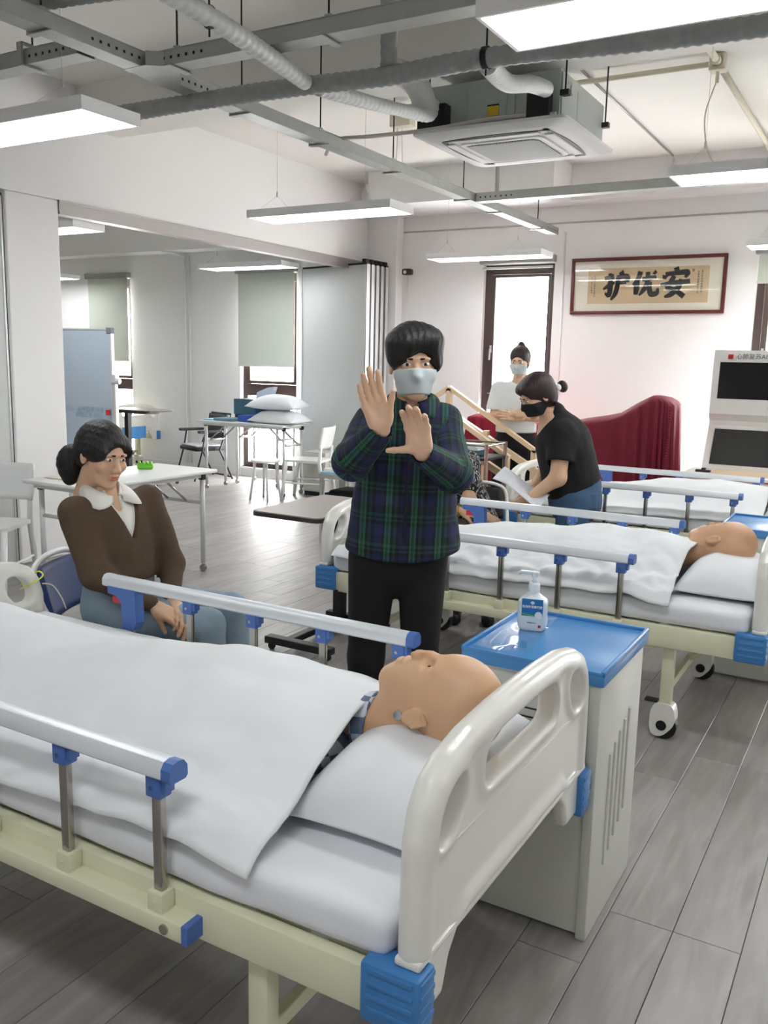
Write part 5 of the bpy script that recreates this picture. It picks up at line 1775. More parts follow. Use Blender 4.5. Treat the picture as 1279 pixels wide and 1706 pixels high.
def collar_wings(root, c, r0, zb, zf, wd, drop, face, material, plaid=False):
    """two folded collar wings round a neck; face = yaw of the chest"""
    for q in (-1, 1):
        m = MB()
        def F(u, v, q=q):
            a = math.pi*(1-u)+.30*u                 # from the nape to the front
            t = max(0.0, min(1.0, (u-.35)/.65)); t = t*t*(3-2*t)
            w_ = wd[0]+(wd[1]-wd[0])*t
            if u > .8:
                w_ *= 1-.75*((u-.8)/.2)**1.3*(1 if True else 0)
            d_ = (drop[0]+(drop[1]-drop[0])*t)*(w_/(wd[0]+(wd[1]-wd[0])*t))
            r_ = r0+w_*v+.006*math.sin(v*math.pi)
            z = zb+(zf-zb)*u*u-d_*v**1.3+.010*math.sin(v*math.pi)
            x = q*math.sin(a)*r_; y = -math.cos(a)*r_*.95
            ca, sa = math.cos(face), math.sin(face)
            return (c[0]+x*ca-y*sa, c[1]+x*sa+y*ca, z)
        m.grid(F, 22, 8)
        o = m.build('collar', material, root, smooth=True)
        md = o.modifiers.new('th', 'SOLIDIFY'); md.thickness = .004; md.offset = 1
        if plaid:
            weave(o, [((.0, 0, .85), (.0, 0, 1.42), (1, 0, 0), 1.0, (.03*q, 0))])
# ================================================================ standing man
MANL = (-1.508, 2.72, 0)
def man():
    sR, eR, wR = (-.116, .0, 1.330), (-.158, -.235, 1.222), (-.060, -.415, 1.345)
    sL, eL, wL = (.158, .0, 1.340), (.176, -.20, 1.185), (.066, -.395, 1.272)
    neck = (.036, .015, 1.40)
    Mh = rotm(R(6), R(6), R(-2)); hc = (.036, -.02, 1.545)
    parts = [place(head_pq(.003), Mh, hc)]
    HR = basis((-.30, -.12, .95), (-.30, .95, .05))
    HL = basis((-.20, -.22, .95), (.12, .97, .1))
    parts.append(place(hand_pq(1, (.10, .08, .10, .14), .035, (.42, .25), thumbcurl=.1, stub=.004, fore=HR.T @ (np.array(eR)-np.array(wR))), HR, wR, 1.0))
    parts.append(place(hand_pq(-1, (.30, .30, .30, .34), .03, (1.15, .75), thumbcurl=.05, length=.92, stub=.004, fore=HL.T @ (np.array(eL)-np.array(wL))), HL, wL, .98))
    b = SDF((-.3, -.5, .0), (.3, .2, 1.5), .012)
    b.cap((0, 0, .9), (.02, 0, 1.25), .12, .13, k=0, flat=.75, fdir=(0, 1, 0))
    b.cap(sR, eR, .05, .042, k=.03).cap(eR, wR, .040, .018, k=.02).cap(sL, eL, .05, .042, k=.03).cap(eL, wL, .040, .018, k=.02)
    b.cap((.02, 0, 1.25), neck, .08, .055, k=.05)
    for q, kx, fx in ((-1, -.105, -.125), (1, .085, .085)):
        b.cap((q*.08, 0, .86), (kx, -.02, .47), .075, .052, k=.03).cap((kx, -.02, .47), (fx, .01, .08), .052, .036, k=.02)
    parts.append(b.pq(1))
    root = pmesh('person', parts, m_skin)
    root.location = MANL; root.rotation_euler = (0, 0, R(29.0))
    tag(root, 'standing person in a green and navy plaid shirt and black trousers, both palms raised', 'person')
    face_bits(root, Mh, hc, mouth=False)
    pmesh('face_mask', [place(mask_pq(.003), Mh, hc)], m_mask, root)
    # hair: full top with a parted fringe
    s = SDF((-.14, -.15, -.12), (.14, .15, .17), .0032)
    s.ell((0, .018, .042), (.094, .110, .098), k=0)
    s.ell((-.030, -.040, .072), (.070, .072, .046), k=.03).ell((.045, -.02, .076), (.058, .078, .046), k=.03)
    s.ell((-.056, -.045, .030), (.042, .056, .050), k=.02).ell((.068, -.03, .018), (.03, .055, .055), k=.02)
    s.ell((.024, -.125, -.010), (.050, .062, .072), k=.012, mode='s')
    s.ell((0, -.10, -.075), (.12, .11, .085), k=.012, mode='s')
    s.plane((0, 0, -.055), (0, -.2, -1), k=.01)
    s.ell((0, .0, .0), (.066, .086, .08), k=0, mode='s')
    P, Q = s.pq(1)
    P = P+(.0008*np.sin(P[:, 0]*260+P[:, 1]*90+3*np.sin(P[:, 2]*30)))[:, None]*(P-np.array((0, .02, .02)))/.1
    pmesh('hair', [place((P, Q), Mh, hc)], m_hair, root)
    # shirt
    h = .0062
    s = SDF((-.30, -.46, .80), (.32, .22, 1.48), h)
    s.cap((.018, .0, .90), (.018, .0, 1.04), .205, .182, k=0, flat=.72, fdir=(0, 1, 0))
    s.cap((.016, 0, 1.04), (.022, .0, 1.23), .180, .164, k=.03, flat=.70, fdir=(0, 1, 0))
    s.cap((-.085, .0, 1.310), (.125, .0, 1.320), .068, .068, k=.06)
    s.cap((.03, .01, 1.33), (.036, .02, 1.405), .085, .066, k=.04)
    s.cap((-.108, 0, 1.328), eR, .068, .060, k=.04).cap(eR, (-.066, -.402, 1.334), .062, .043, k=.03)
    s.cap((.150, 0, 1.338), eL, .068, .060, k=.04).cap(eL, (.074, -.384, 1.266), .062, .042, k=.03)
    s.cap((.036, .0, 1.35), (.036, .0, 1.52), .060, .060, k=.008, mode='s')
    s.cap((.036, -.10, 1.31), (.036, -.075, 1.44), .010, .062, k=.008, mode='s')
    s.fn(lambda X, Y, Z: (.862+.018*np.cos((X-.015)*9)*0+.02*((X-.012)/.2)**2+0*Y)-Z, k=.006, mode='i', lo=(-.3, -.25, .8), hi=(.32, .22, 1.0))
    s.cap((-.04, -.445, 1.372), (-.064, -.405, 1.336), .032, .032, k=.004, mode='s').cap((.052, -.43, 1.285), (.07, -.39, 1.268), .031, .031, k=.004, mode='s')
    P, Q = s.pq(2)
    ctr = np.stack([np.full(len(P), .015), np.zeros(len(P)), P[:, 2]], 1)
    dv = P-ctr; dv[:, 2] = 0; dv /= np.maximum(np.linalg.norm(dv, axis=1, keepdims=True), 1e-6)
    P = P+dv*(wrinkle(P, .0055, 14, 3)+wrinkle(P, .003, 34, 5))[:, None]
    sh = pmesh('shirt', [(P, Q)], m_plaid, root)
    weave(sh, [((.012, 0, .85), (.03, 0, 1.42), (1, 0, 0), 1.45, (.012, 0)), (sR, eR, (1, 0, 0), .62, (.0, .02, .06)), (eR, wR, (1, 0, 0), .55, (.0, .0, .05)), (sL, eL, (1, 0, 0), .62, (.0, .03, .06)), (eL, wL, (0, 0, 1), .55, (.02, .0, .05))])
    collar_wings(root, (.036, .008), .064, 1.440, 1.405, (.028, .066), (.036, .080), 0.0, m_plaid, plaid=True)
    MB().tube(spline([(.020, -.142, .87), (.022, -.140, 1.0), (.026, -.132, 1.2), (.032, -.115, 1.3)], 6), .006, 6).build('button_placket', mat('placket_dark', (20, 26, 40), .85), root, smooth=True)
    # trousers and shoes
    t = SDF((-.24, -.18, .02), (.24, .18, 1.0), .0075)
    t.cap((0, .0, .86), (.01, .0, .97), .16, .165, k=0, flat=.72, fdir=(0, 1, 0))
    for q, kx, fx in ((-1, -.108, -.122), (1, .088, .085)):
        t.cap((q*.088, 0, .85), (kx, -.015, .48), .092, .066, k=.008).cap((kx, -.015, .48), (fx, .01, .06), .066, .056, k=.02)
    t.plane((0, 0, .045), (0, 0, -1)).plane((0, 0, .975), (0, 0, 1))
    P, Q = t.pq(2)
    pmesh('trousers', [(P, Q)], mat('black_trousers', (15, 15, 17), .85, bump=.15, bs=20), root)
    for fx in (-.122, .085):
        f = SDF((fx-.07, -.24, -.005), (fx+.07, .1, .11), .005)
        f.cap((fx, .03, .04), (fx+.01*np.sign(fx), -.15, .034), .045, .042, k=0, flat=1).cap((fx, .02, .06), (fx, .0, .1), .042, .04, k=.02)
        f.plane((0, 0, .004), (0, 0, -1))
        f.build('shoe', m_black, root, it=1)
    return root
man()

# ================================================================ seated woman
folding_chair('blue folding chair with a white frame under the seated woman', (-2.60, 2.47, 0), R(24))
def woman():
    fa = R(38)
    Mt = rotm(fa)
    hipc = np.array((.0, 0, .55))
    sR, eR, wR = (-.158, -.085, .950), (-.092, -.165, .722), (.125, -.205, .598)
    sL, eL, wL = (.118, .105, .965), (.205, .03, .705), (.195, -.13, .590)
    Mh = rotm(R(36), R(12), R(4)); hc = (-.050, -.02, 1.166)
    parts = [place(head_pq(.003, neck=(0, .05, -.19)), Mh, hc, .98)]
    parts.append(place(hand_pq(-1, (.35, .35, .38, .4), .03, (.35, .45), h=.0025), basis((.78, -.05, -.5), (-.30, -.35, .9)), wR, .94))
    parts.append(place(hand_pq(1, (.35, .35, .38, .4), .03, (.35, .45), h=.0025), basis((.25, -.75, -.45), (.55, -.1, .75)), (wL[0]+.015, wL[1], wL[2]-.005), .94))
    b = SDF((-.28, -.4, .02), (.62, .32, 1.12), .012)
    b.cap((0, 0, .58), (-.03, 0, .88), .11, .11, k=0, flat=.75, fdir=(math.sin(fa), -math.cos(fa), 0))
    b.cap((-.03, 0, .9), (-.045, .005, 1.02), .07, .05, k=.04)
    b.cap(sR, eR, .044, .036, k=.03).cap(eR, wR, .036, .024, k=.02).cap(sL, eL, .044, .036, k=.03).cap(eL, wL, .036, .024, k=.02)
    b.cap((-.04, -.07, .55), (.34, -.17, .49), .07, .05, k=.03).cap((.34, -.17, .49), (.36, -.2, .09), .05, .034, k=.02)
    b.cap((.05, .07, .55), (.46, .11, .47), .07, .05, k=.03).cap((.46, .11, .47), (.49, .06, .09), .05, .034, k=.02)
    parts.append(b.pq(1))
    root = pmesh('person', parts, m_skin2)
    root.location = (-2.640, 2.46, 0); root.rotation_euler = (0, 0, R(46.5))
    tag(root, 'seated person in a brown sweater and jeans, hands clasped, hair in a low bun', 'person')
    face_bits(root, Mh, hc, .98)
    # hair with centre sweep and a big low bun
    s = SDF((-.16, -.15, -.21), (.14, .25, .17), .0035)
    s.ell((0, .018, .040), (.088, .108, .092), k=0)
    s.ell((0, .06, .0), (.075, .075, .085), k=.03)
    s.ell((-.058, -.035, .028), (.032, .055, .045), k=.03).ell((.058, -.035, .028), (.032, .055, .045), k=.03)
    s.ell((.012, -.12, -.02), (.066, .07, .085), k=.015, mode='s')
    s.ell((0, -.09, -.09), (.12, .10, .085), k=.015, mode='s')
    s.ell((0, .0, .0), (.066, .086, .08), k=0, mode='s')
    s.ell((-.030, .150, -.075), (.056, .056, .072), k=.012)
    s.ell((-.030, .140, -.125), (.035, .035, .045), k=.02)
    P, Q = s.pq(1)
    P = P+(.0005*np.sin(P[:, 2]*220+P[:, 0]*90+2*np.sin(P[:, 1]*30)))[:, None]*(P-np.array((0, .03, .02)))/.1
    pmesh('hair', [place((P, Q), Mh, hc)], m_hair, root)
    fd = np.array((math.sin(fa), -math.cos(fa), 0)); sd = np.array((math.cos(fa), math.sin(fa), 0))
    # white shirt beneath
    w_ = SDF((-.28, -.3, .55), (.26, .3, 1.08), .006)
    w_.cap((.0, 0, .64), (-.02, 0, .85), .150, .138, k=0, flat=.76, fdir=fd)
    w_.cap(np.array((-.025, .008, .935))-sd*.10, np.array((-.025, .008, .94))+sd*.10, .052, .052, k=.05)
    w_.cap((-.035, .0, .95), (-.045, .005, 1.03), .070, .060, k=.03)
    w_.cap(np.array((-.043, 0, .98)), np.array((-.05, 0, 1.12)), .050, .054, k=.006, mode='s')
    w_.cap(np.array((-.043, 0, .93))+fd*.075, np.array((-.05, 0, 1.04))+fd*.075, .006, .042, k=.006, mode='s')
    w_.plane((0, 0, .63), (0, 0, -1))
    w_.build('white_shirt', mat('white_shirt', (232, 230, 224), .85, bump=.08, bs=18), root, it=2)
    # sweater with V neck
    s = SDF((-.30, -.32, .56), (.32, .32, 1.06), .0055)
    s.cap((.0, 0, .69), (-.01, 0, .80), .160, .152, k=0, flat=.80, fdir=fd)
    s.cap((-.01, 0, .80), (-.02, 0, .87), .152, .148, k=.02, flat=.78, fdir=fd)
    s.cap(np.array((-.022, .008, .932))-sd*.11, np.array((-.022, .008, .940))+sd*.11, .060, .060, k=.06)
    s.cap(sR, eR, .063, .053, k=.035).cap(eR, (.105, -.20, .612), .052, .037, k=.03)
    s.cap(sL, eL, .062, .052, k=.035).cap(eL, (.197, -.105, .612), .051, .037, k=.03)
    def FV(X, Y, Z):
        f = (X+.03)*fd[0]+(Y)*fd[1]; q = np.abs((X+.03)*sd[0]+Y*sd[1]-.012)
        return np.maximum(q-(Z-.838)*.44, -f)
    s.fn(FV, k=.006, mode='s', lo=(-.2, -.3, .8), hi=(.2, .2, 1.06))
    s.cap(np.array((-.04, 0, .97)), np.array((-.05, 0, 1.1)), .072, .085, k=.008, mode='s')
    s.fn(lambda X, Y, Z: .672+.0*X+.0*Y-Z, k=.012, mode='i', lo=(-.17, -.13, .55), hi=(.14, .2, .72))
    P, Q = s.pq(2)
    P = P+(wrinkle(P, .005, 15, 8)+wrinkle(P, .003, 38, 9))[:, None]*np.array((.4, -.8, .1))
    pmesh('sweater', [(P, Q)], mat('brown_knit', (88, 70, 54), .92, var=.08, vs=40, bump=.25, bs=160), root)
    collar_wings(root, (-.044, .004), .060, 1.052, 1.000, (.040, .088), (.034, .060), fa, mat('white_shirt', (232, 230, 224), .85))
    # jeans and shoes
    j = SDF((-.28, -.42, .02), (.66, .34, .74), .0075)
    j.cap((-.01, 0, .56), (.0, 0, .67), .155, .145, k=0, flat=.82, fdir=fd)
    j.cap((-.04, -.075, .545), (.33, -.17, .495), .092, .070, k=.02).cap((.33, -.17, .495), (.36, -.2, .12), .068, .058, k=.02)
    j.cap((.05, .075, .545), (.455, .11, .475), .092, .072, k=.02).cap((.455, .11, .475), (.49, .06, .12), .070, .060, k=.02)
    j.plane((0, 0, .10), (0, 0, -1)).plane((0, 0, .690), (0, 0, 1))
    P, Q = j.pq(2)
    P = P+(wrinkle(P, .004, 18, 21)+wrinkle(P, .003, 42, 22))[:, None]*np.array((0, -.5, .8))
    pmesh('jeans', [(P, Q)], mat('blue_denim', (140, 160, 174), .85, var=.14, vs=7, bump=.15, bs=120), root)
    for fx, fy in ((.36, -.2), (.49, .06)):
        f = SDF((fx-.08, fy-.10, -.005), (fx+.22, fy+.10, .13), .006)
        f.cap((fx-.02, fy, .042), (fx+.14, fy, .036), .044, .042, k=0).cap((fx, fy, .06), (fx, fy, .12), .042, .038, k=.02)
        f.plane((0, 0, .004), (0, 0, -1))
        f.build('shoe', m_white, root, it=1)
    return root
woman()

# ================================================================ woman in black bending at the farthest bed
def bending():
    Mh = rotm(R(-58), R(28), R(0)); hc = (-.222, -.03, 1.365)
    sN, eN, wN = (-.055, -.13, 1.135), (-.068, -.20, .895), (-.215, -.225, .782)
    sF, eF, wF = (-.075, .14, 1.13), (-.14, .12, .90), (-.235, -.07, .775)
    parts = [place(head_pq(.004, neck=(0, .09, -.19)), Mh, hc)]
    parts.append(place(hand_pq(1, (.5, .5, .5, .5), .02, (.5, .6), h=.003), basis((-.75, -.1, -.55), (.35, -.85, -.2)), wN, .95))
    parts.append(place(hand_pq(-1, (.5, .5, .5, .5), .02, (.5, .6), h=.003), basis((-.7, -.5, -.4), (.2, .6, .6)), wF, .95))
    a = SDF((-.32, -.32, .7), (.12, .28, 1.3), .006)
    a.cap(sN, eN, .056, .048, k=0).cap(eN, wN, .047, .029, k=.025)
    a.cap(sF, eF, .056, .048, k=0).cap(eF, wF, .047, .029, k=.025)
    parts.append(a.pq(1))
    b = SDF((-.3, -.28, .02), (.3, .28, 1.3), .014)
    b.cap((.02, 0, .80), (-.07, 0, 1.13), .14, .14, k=0).cap((-.07, 0, 1.13), (-.15, -.01, 1.27), .08, .055, k=.05)
    for q in (-1, 1):
        b.cap((.03, q*.09, .78), (-.0, q*.11, .44), .08, .055, k=.03).cap((.0, q*.11, .44), (.05, q*.11, .08), .055, .035, k=.02)
    parts.append(b.pq(1))
    root = pmesh('person', parts, m_skin2)
    root.location = (-1.682, 5.15, 0); root.rotation_euler = (0, 0, R(18.5))
    tag(root, 'person in a black T-shirt and jeans leaning over the farthest bed with a sheet', 'person')
    face_bits(root, Mh, hc, mouth=False)
    pmesh('face_mask', [place(mask_pq(.004), Mh, hc)], m_mask2, root)
    s = SDF((-.14, -.15, -.16), (.14, .24, .17), .004)
    s.ell((0, .020, .038), (.092, .112, .098), k=0)
    s.ell((0, .05, -.02), (.088, .075, .095), k=.03)
    s.ell((0, -.05, .07), (.07, .06, .04), k=.03)
    s.ell((0, -.125, -.02), (.070, .066, .085), k=.015, mode='s')
    s.ell((0, -.09, -.10), (.12, .09, .085), k=.015, mode='s')
    s.ell((0, 0, 0), (.066, .086, .08), k=0, mode='s')
    s.cap((0, .10, -.01), (0, .165, -.03), .026, .020, k=.01).ell((0, .18, -.035), (.034, .030, .038), k=.012)
    P, Q = s.pq(1)
    pmesh('hair', [place((P, Q), Mh, hc)], m_hairb, root)
    c = SDF((-.05, .1, -.05), (.05, .18, .02), .003).cap((-.012, .140, -.022), (.012, .140, -.022), .023, .023, k=0).pq(1)
    pmesh('hair_tie', [place(c, Mh, hc)], m_white, root)
    t = SDF((-.34, -.32, .68), (.32, .32, 1.36), .0065)
    t.cap((.01, 0, .86), (-.045, 0, 1.07), .185, .180, k=0, flat=.95, fdir=(1, 0, .3))
    t.cap((-.06, -.11, 1.135), (-.08, .12, 1.13), .085, .085, k=.07)
    t.cap((-.07, .01, 1.17), (-.115, .0, 1.255), .105, .074, k=.04)
    t.cap(sN, (-.065, -.185, 1.005), .080, .078, k=.03).cap(sF, (-.115, .14, 1.0), .078, .074, k=.03)
    t.cap((-.15, -.01, 1.25), (-.22, -.03, 1.38), .056, .066, k=.03, mode='s')
    t.plane((-.065, -.19, .992), (-.05, -.25, -1), k=.004, lo=(-.34, -.32, .68), hi=(.12, -.185, 1.06))
    t.cap((-.066, -.188, .97), (-.064, -.17, 1.01), .062, .06, k=.004, mode='s')
    t.fn(lambda X, Y, Z: (.778+.53*X)-Z+0*Y, k=.01, mode='i', lo=(-.3, -.185, .68), hi=(.32, .32, 1.0))
    P, Q = t.pq(2)
    P = P+(wrinkle(P, .005, 15, 31)+wrinkle(P, .002, 40, 32))[:, None]*np.array((.5, -.7, .2))
    pmesh('t_shirt', [(P, Q)], mat('black_cotton', (20, 20, 22), .9, bump=.1, bs=30), root)
    j = SDF((-.28, -.3, .02), (.3, .3, .95), .008)
    j.cap((.04, 0, .74), (.02, 0, .87), .165, .168, k=0, flat=.98, fdir=(1, 0, 0))
    for q in (-1, 1):
        j.cap((.04, q*.085, .76), (.0, q*.11, .44), .105, .078, k=.02).cap((.0, q*.11, .44), (.05, q*.11, .08), .075, .065, k=.02)
    j.plane((0, 0, .06), (0, 0, -1)).plane((0, 0, .86), (-.2, 0, 1))
    P, Q = j.pq(2)
    jo = pmesh('jeans', [(P, Q)], mat('mid_denim', (62, 92, 124), .85, var=.12, vs=7, bump=.15, bs=100), root)
    pk = MB().grid(lambda u, v: (.03+.1735*math.cos(R(-75+38*u)), .1735*math.sin(R(-75+38*u)), .70+.11*v), 8, 6).build('back_pocket', mat('mid_denim', (62, 92, 124), .85), root, smooth=True)
    pk.modifiers.new('th', 'SOLIDIFY').thickness = .004
    for q in (-1, 1):
        f = SDF((-.2, q*.11-.07, -.005), (.14, q*.11+.07, .12), .007)
        f.cap((.06, q*.11, .042), (-.11, q*.11, .036), .044, .042, k=0).cap((.05, q*.11, .06), (.05, q*.11, .11), .042, .038, k=.02)
        f.plane((0, 0, .004), (0, 0, -1))
        f.build('shoe', m_white, root, it=1)
    return root
bend = bending()
def sheet_paper():
    m = MB()
    M = Matrix.Translation((-1.682, 5.15, 0)) @ Matrix.Rotation(R(18.5), 4, 'Z')
    def F(u, v):
        p = Vector((-.44+.27*u+.06*v, -.30+.12*v+.02*math.sin(u*4), .885-.15*u+.05*v+.012*math.sin(u*5+v*2)))
        return M @ p
    m.grid(F, 12, 8)
    o = m.build('paper_sheet', mat('printed_paper', (222, 224, 230), .8, var=.1, vs=40), smooth=True)
    o.modifiers.new('th', 'SOLIDIFY').thickness = .0015
    return tag(o, 'white printed sheet held by the person in the black T-shirt', 'paper')
sheet_paper()

# ================================================================ woman in white by the window
def whitew():
    Mh = rotm(R(-14), R(10), 0); hc = (.035, -.015, 1.568)
    sR, eR, wR = (-.135, 0, 1.33), (-.165, -.03, 1.10), (.02, -.19, 1.13)
    sL, eL, wL = (.195, 0, 1.33), (.22, -.03, 1.10), (.03, -.17, 1.10)
    parts = [place(head_pq(.005), Mh, hc)]
    a = SDF((-.26, -.26, 1.0), (.3, .12, 1.4), .007)
    a.cap(sR, eR, .045, .04, k=0).cap(eR, wR, .04, .027, k=.02).cap(sL, eL, .045, .04, k=0).cap(eL, wL, .04, .027, k=.02)
    parts.append(a.pq(1))
    parts.append(place(hand_pq(1, (.3, .3, .3, .3), .03, (.5, .4), h=.004), basis((.85, -.25, .2), (.1, -.9, .2)), wR, .92))
    parts.append(place(hand_pq(-1, (.3, .3, .3, .3), .03, (.5, .4), h=.004), basis((-.85, -.2, .15), (-.1, -.9, .2)), wL, .92))
    b = SDF((-.2, -.15, .02), (.26, .15, 1.5), .015)
    b.cap((.03, 0, .9), (.03, 0, 1.25), .12, .12, k=0, flat=.75, fdir=(0, 1, 0)).cap((.03, 0, 1.25), (.035, .01, 1.45), .07, .05, k=.05)
    for q in (-1, 1):
        b.cap((.03+q*.08, 0, .86), (.03+q*.1, 0, .46), .075, .05, k=.02).cap((.03+q*.1, 0, .46), (.03+q*.11, 0, .08), .05, .034, k=.02)
    parts.append(b.pq(1))
    root = pmesh('person', parts, m_skin)
    root.location = (-2.867, 7.15, 0); root.rotation_euler = (0, 0, R(21.4))
    tag(root, 'person in a white T-shirt and black trousers standing before the window', 'person')
    face_bits(root, Mh, hc, mouth=False)
    pmesh('face_mask', [place(mask_pq(.005), Mh, hc)], m_mask, root)
    s = SDF((-.14, -.15, -.16), (.14, .2, .2), .006)
    s.ell((0, .02, .038), (.088, .108, .094), k=0)
    s.ell((0, .05, -.02), (.075, .07, .08), k=.03).ell((.0, .05, .13), (.03, .03, .03), k=.02)
    s.ell((0, -.125, -.02), (.070, .066, .085), k=.015, mode='s').ell((0, -.09, -.10), (.12, .09, .085), k=.015, mode='s').ell((0, 0, 0), (.066, .086, .08), k=0, mode='s')
    pmesh('hair', [place(s.pq(1), Mh, hc)], m_hairb, root)
    t = SDF((-.27, -.2, .92), (.33, .2, 1.46), .008)
    t.cap((.03, 0, .99), (.03, 0, 1.22), .175, .168, k=0, flat=.70, fdir=(0, 1, 0))
    t.cap((-.10, 0, 1.315), (.16, 0, 1.315), .068, .068, k=.06).cap((.03, 0, 1.32), (.034, .01, 1.385), .08, .062, k=.03)
    t.cap((-.13, 0, 1.33), (-.16, -.02, 1.17), .068, .072, k=.03).cap((.19, 0, 1.33), (.215, -.02, 1.17), .068, .072, k=.03)
    t.cap((.034, 0, 1.36), (.034, -.03, 1.5), .056, .06, k=.006, mode='s')
    t.plane((0, 0, .965), (0, 0, -1))
    for x in (-.162, .217):
        t.plane((x, 0, 1.155), (0, 0, -1), lo=(x-.09, -.1, 1.05), hi=(x+.028 if x < 0 else x+.09, .08, 1.22)) if x < 0 else t.plane((x, 0, 1.155), (0, 0, -1), lo=(x-.02, -.1, 1.05), hi=(x+.1, .08, 1.22))
    P, Q = t.pq(2)
    P = P+wrinkle(P, .005, 15, 41)[:, None]*np.array((.2, -.8, .1))
    pmesh('t_shirt', [(P, Q)], mat('white_tee', (226, 230, 230), .9), root)
    j = SDF((-.24, -.2, .02), (.3, .2, 1.0), .01)
    j.cap((.03, 0, .86), (.03, 0, .96), .175, .158, k=0, flat=.72, fdir=(0, 1, 0))
    for q in (-1, 1):
        j.cap((.03+q*.085, 0, .86), (.03+q*.11, 0, .46), .108, .085, k=.015).cap((.03+q*.11, 0, .46), (.03+q*.12, 0, .06), .085, .08, k=.02)
    j.plane((0, 0, .04), (0, 0, -1)).plane((0, 0, .985), (0, 0, 1))
    j.build('trousers', mat('black_trousers2', (20, 20, 24), .85), root)
    for q in (-1, 1):
        fx = .03+q*.12
        f = SDF((fx-.07, -.22, -.005), (fx+.07, .1, .1), .009)
        f.cap((fx, .03, .04), (fx, -.14, .034), .044, .042, k=0).cap((fx, .02, .05), (fx, .02, .08), .04, .04, k=.02)
        f.plane((0, 0, .004), (0, 0, -1))
        f.build('shoe', m_white, root, it=1)
    return root
whitew()

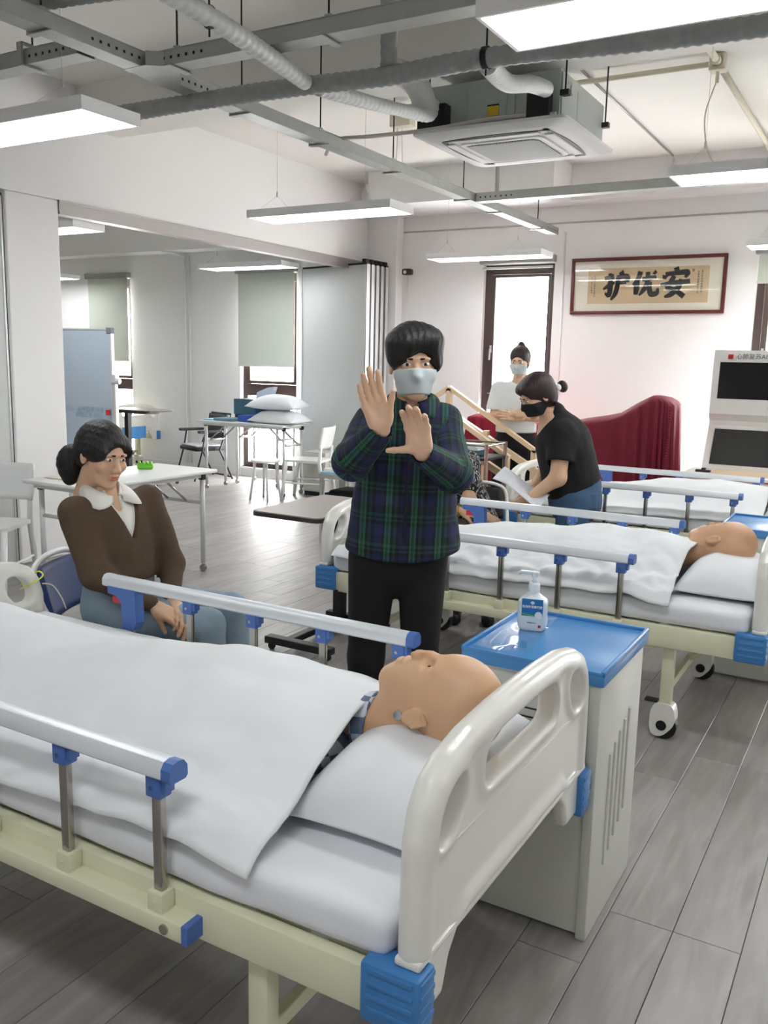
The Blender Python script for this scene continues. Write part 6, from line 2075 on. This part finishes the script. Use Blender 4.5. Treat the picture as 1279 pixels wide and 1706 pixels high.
# ================================================================ person in patterned top, mostly hidden by the man
def floral():
    m_fl = bpy.data.materials.new('black_white_floral'); m_fl.use_nodes = True
    nt = m_fl.node_tree
    tc = nt.nodes.new('ShaderNodeTexCoord'); n = nt.nodes.new('ShaderNodeTexNoise'); n.inputs['Scale'].default_value = 22; n.inputs['Distortion'].default_value = 3.2; n.inputs['Detail'].default_value = 2
    cr = nt.nodes.new('ShaderNodeValToRGB'); cr.color_ramp.elements[0].position = .50; cr.color_ramp.elements[0].color = lin((20, 20, 22)); cr.color_ramp.elements[1].position = .60; cr.color_ramp.elements[1].color = lin((196, 198, 196))
    nt.links.new(tc.outputs['Object'], n.inputs['Vector']); nt.links.new(n.outputs['Fac'], cr.inputs[0]); nt.links.new(cr.outputs[0], nt.nodes['Principled BSDF'].inputs['Base Color'])
    nt.nodes['Principled BSDF'].inputs['Roughness'].default_value = .85
    Mh = rotm(R(-10), R(18), 0); hc = (-.22, -.13, 1.16)
    sR, eR, wR = (-.25, -.08, .93), (-.28, -.24, .75), (-.02, -.235, .655)
    sL, eL, wL = (.02, .02, .93), (.02, -.20, .74), (.115, -.24, .645)
    parts = [place(head_pq(.005), Mh, hc)]
    a = SDF((-.36, -.3, .58), (.16, .1, 1.0), .007)
    a.cap(sR, eR, .042, .038, k=0).cap(eR, wR, .038, .026, k=.02).cap(sL, eL, .042, .038, k=0).cap(eL, wL, .038, .026, k=.02)
    parts.append(a.pq(1))
    parts.append(place(hand_pq(-1, (.3, .3, .3, .3), .05, (.6, .3), h=.004), basis((.9, -.1, -.12), (.1, -.3, .9)), wR, .92))
    parts.append(place(hand_pq(1, (.3, .3, .3, .3), .05, (.6, .3), h=.004), basis((.6, -.1, -.3), (.1, -.3, .9)), wL, .92))
    b = SDF((-.4, -.46, .02), (.3, .25, 1.1), .015)
    b.cap((.05, .05, .52), (-.1, -.02, .85), .12, .12, k=0).cap((-.1, -.02, .88), (-.19, -.07, 1.06), .07, .05, k=.04)
    for q in (-1, 1):
        b.cap((.05+q*.08, .04, .52), (.05+q*.1, -.32, .5), .07, .05, k=.03).cap((.05+q*.1, -.32, .5), (.06+q*.1, -.28, .09), .05, .034, k=.02)
    parts.append(b.pq(1))
    root = pmesh('person', parts, m_skin2)
    root.location = (-2.313, 5.03, 0); root.rotation_euler = (0, 0, R(24.8))
    tag(root, 'partly hidden seated person in a black and white patterned top behind the man', 'person')
    face_bits(root, Mh, hc)
    s = SDF((-.14, -.15, -.16), (.14, .2, .2), .006)
    s.ell((0, .02, .038), (.088, .108, .094), k=0).ell((0, .05, -.04), (.08, .07, .09), k=.03)
    s.ell((0, -.125, -.02), (.070, .066, .085), k=.015, mode='s').ell((0, -.09, -.10), (.12, .09, .085), k=.015, mode='s').ell((0, 0, 0), (.066, .086, .08), k=0, mode='s')
    pmesh('hair', [place(s.pq(1), Mh, hc)], m_hair, root)
    t = SDF((-.38, -.3, .42), (.3, .26, 1.12), .008)
    t.cap((.06, .05, .52), (-.09, -.02, .86), .165, .155, k=0)
    t.cap((-.23, -.06, .945), (.0, .0, .945), .065, .065, k=.06).cap((-.12, -.04, .95), (-.175, -.065, 1.02), .075, .06, k=.03)
    t.cap(sR, (-.275, -.2, .80), .062, .06, k=.03).cap(sL, (.02, -.15, .79), .062, .06, k=.03)
    t.cap((-.18, -.08, 1.0), (-.2, -.12, 1.14), .055, .06, k=.006, mode='s')
    t.plane((0, 0, .47), (0, 0, -1))
    t.build('blouse', m_fl, root)
    j = SDF((-.24, -.46, .02), (.34, .26, .62), .010)
    j.cap((.05, .05, .52), (.05, .05, .56), .155, .15, k=0)
    for q in (-1, 1):
        j.cap((.05+q*.08, .04, .525), (.05+q*.1, -.32, .5), .09, .075, k=.02).cap((.05+q*.1, -.32, .5), (.06+q*.1, -.28, .08), .075, .07, k=.02)
    j.plane((0, 0, .07), (0, 0, -1)).plane((0, 0, .6), (0, 0, 1))
    j.build('trousers', mat('grey_camo', (112, 108, 98), .9, var=.5, vs=14), root)
    MB().lathe([(.033, -.004), (.036, 0), (.033, .004)], (0, 0, 0), 20, 'x').build('bracelet', mat('gold', (206, 160, 70), .3, 1.0), root).location = (-.04, -.236, .662)
    for q in (-1, 1):
        fx = .06+q*.1
        f = SDF((fx-.07, -.5, -.005), (fx+.07, -.2, .12), .009)
        f.cap((fx, -.27, .04), (fx, -.42, .034), .042, .04, k=0).cap((fx, -.28, .05), (fx, -.28, .1), .04, .038, k=.02)
        f.plane((0, 0, .004), (0, 0, -1))
        f.build('shoe', m_black, root, it=1)
    return root
floral()
fc2 = folding_chair('black folding chair under the person in the patterned top', (-2.28, 5.14, 0), R(-65), material=m_bvinyl)
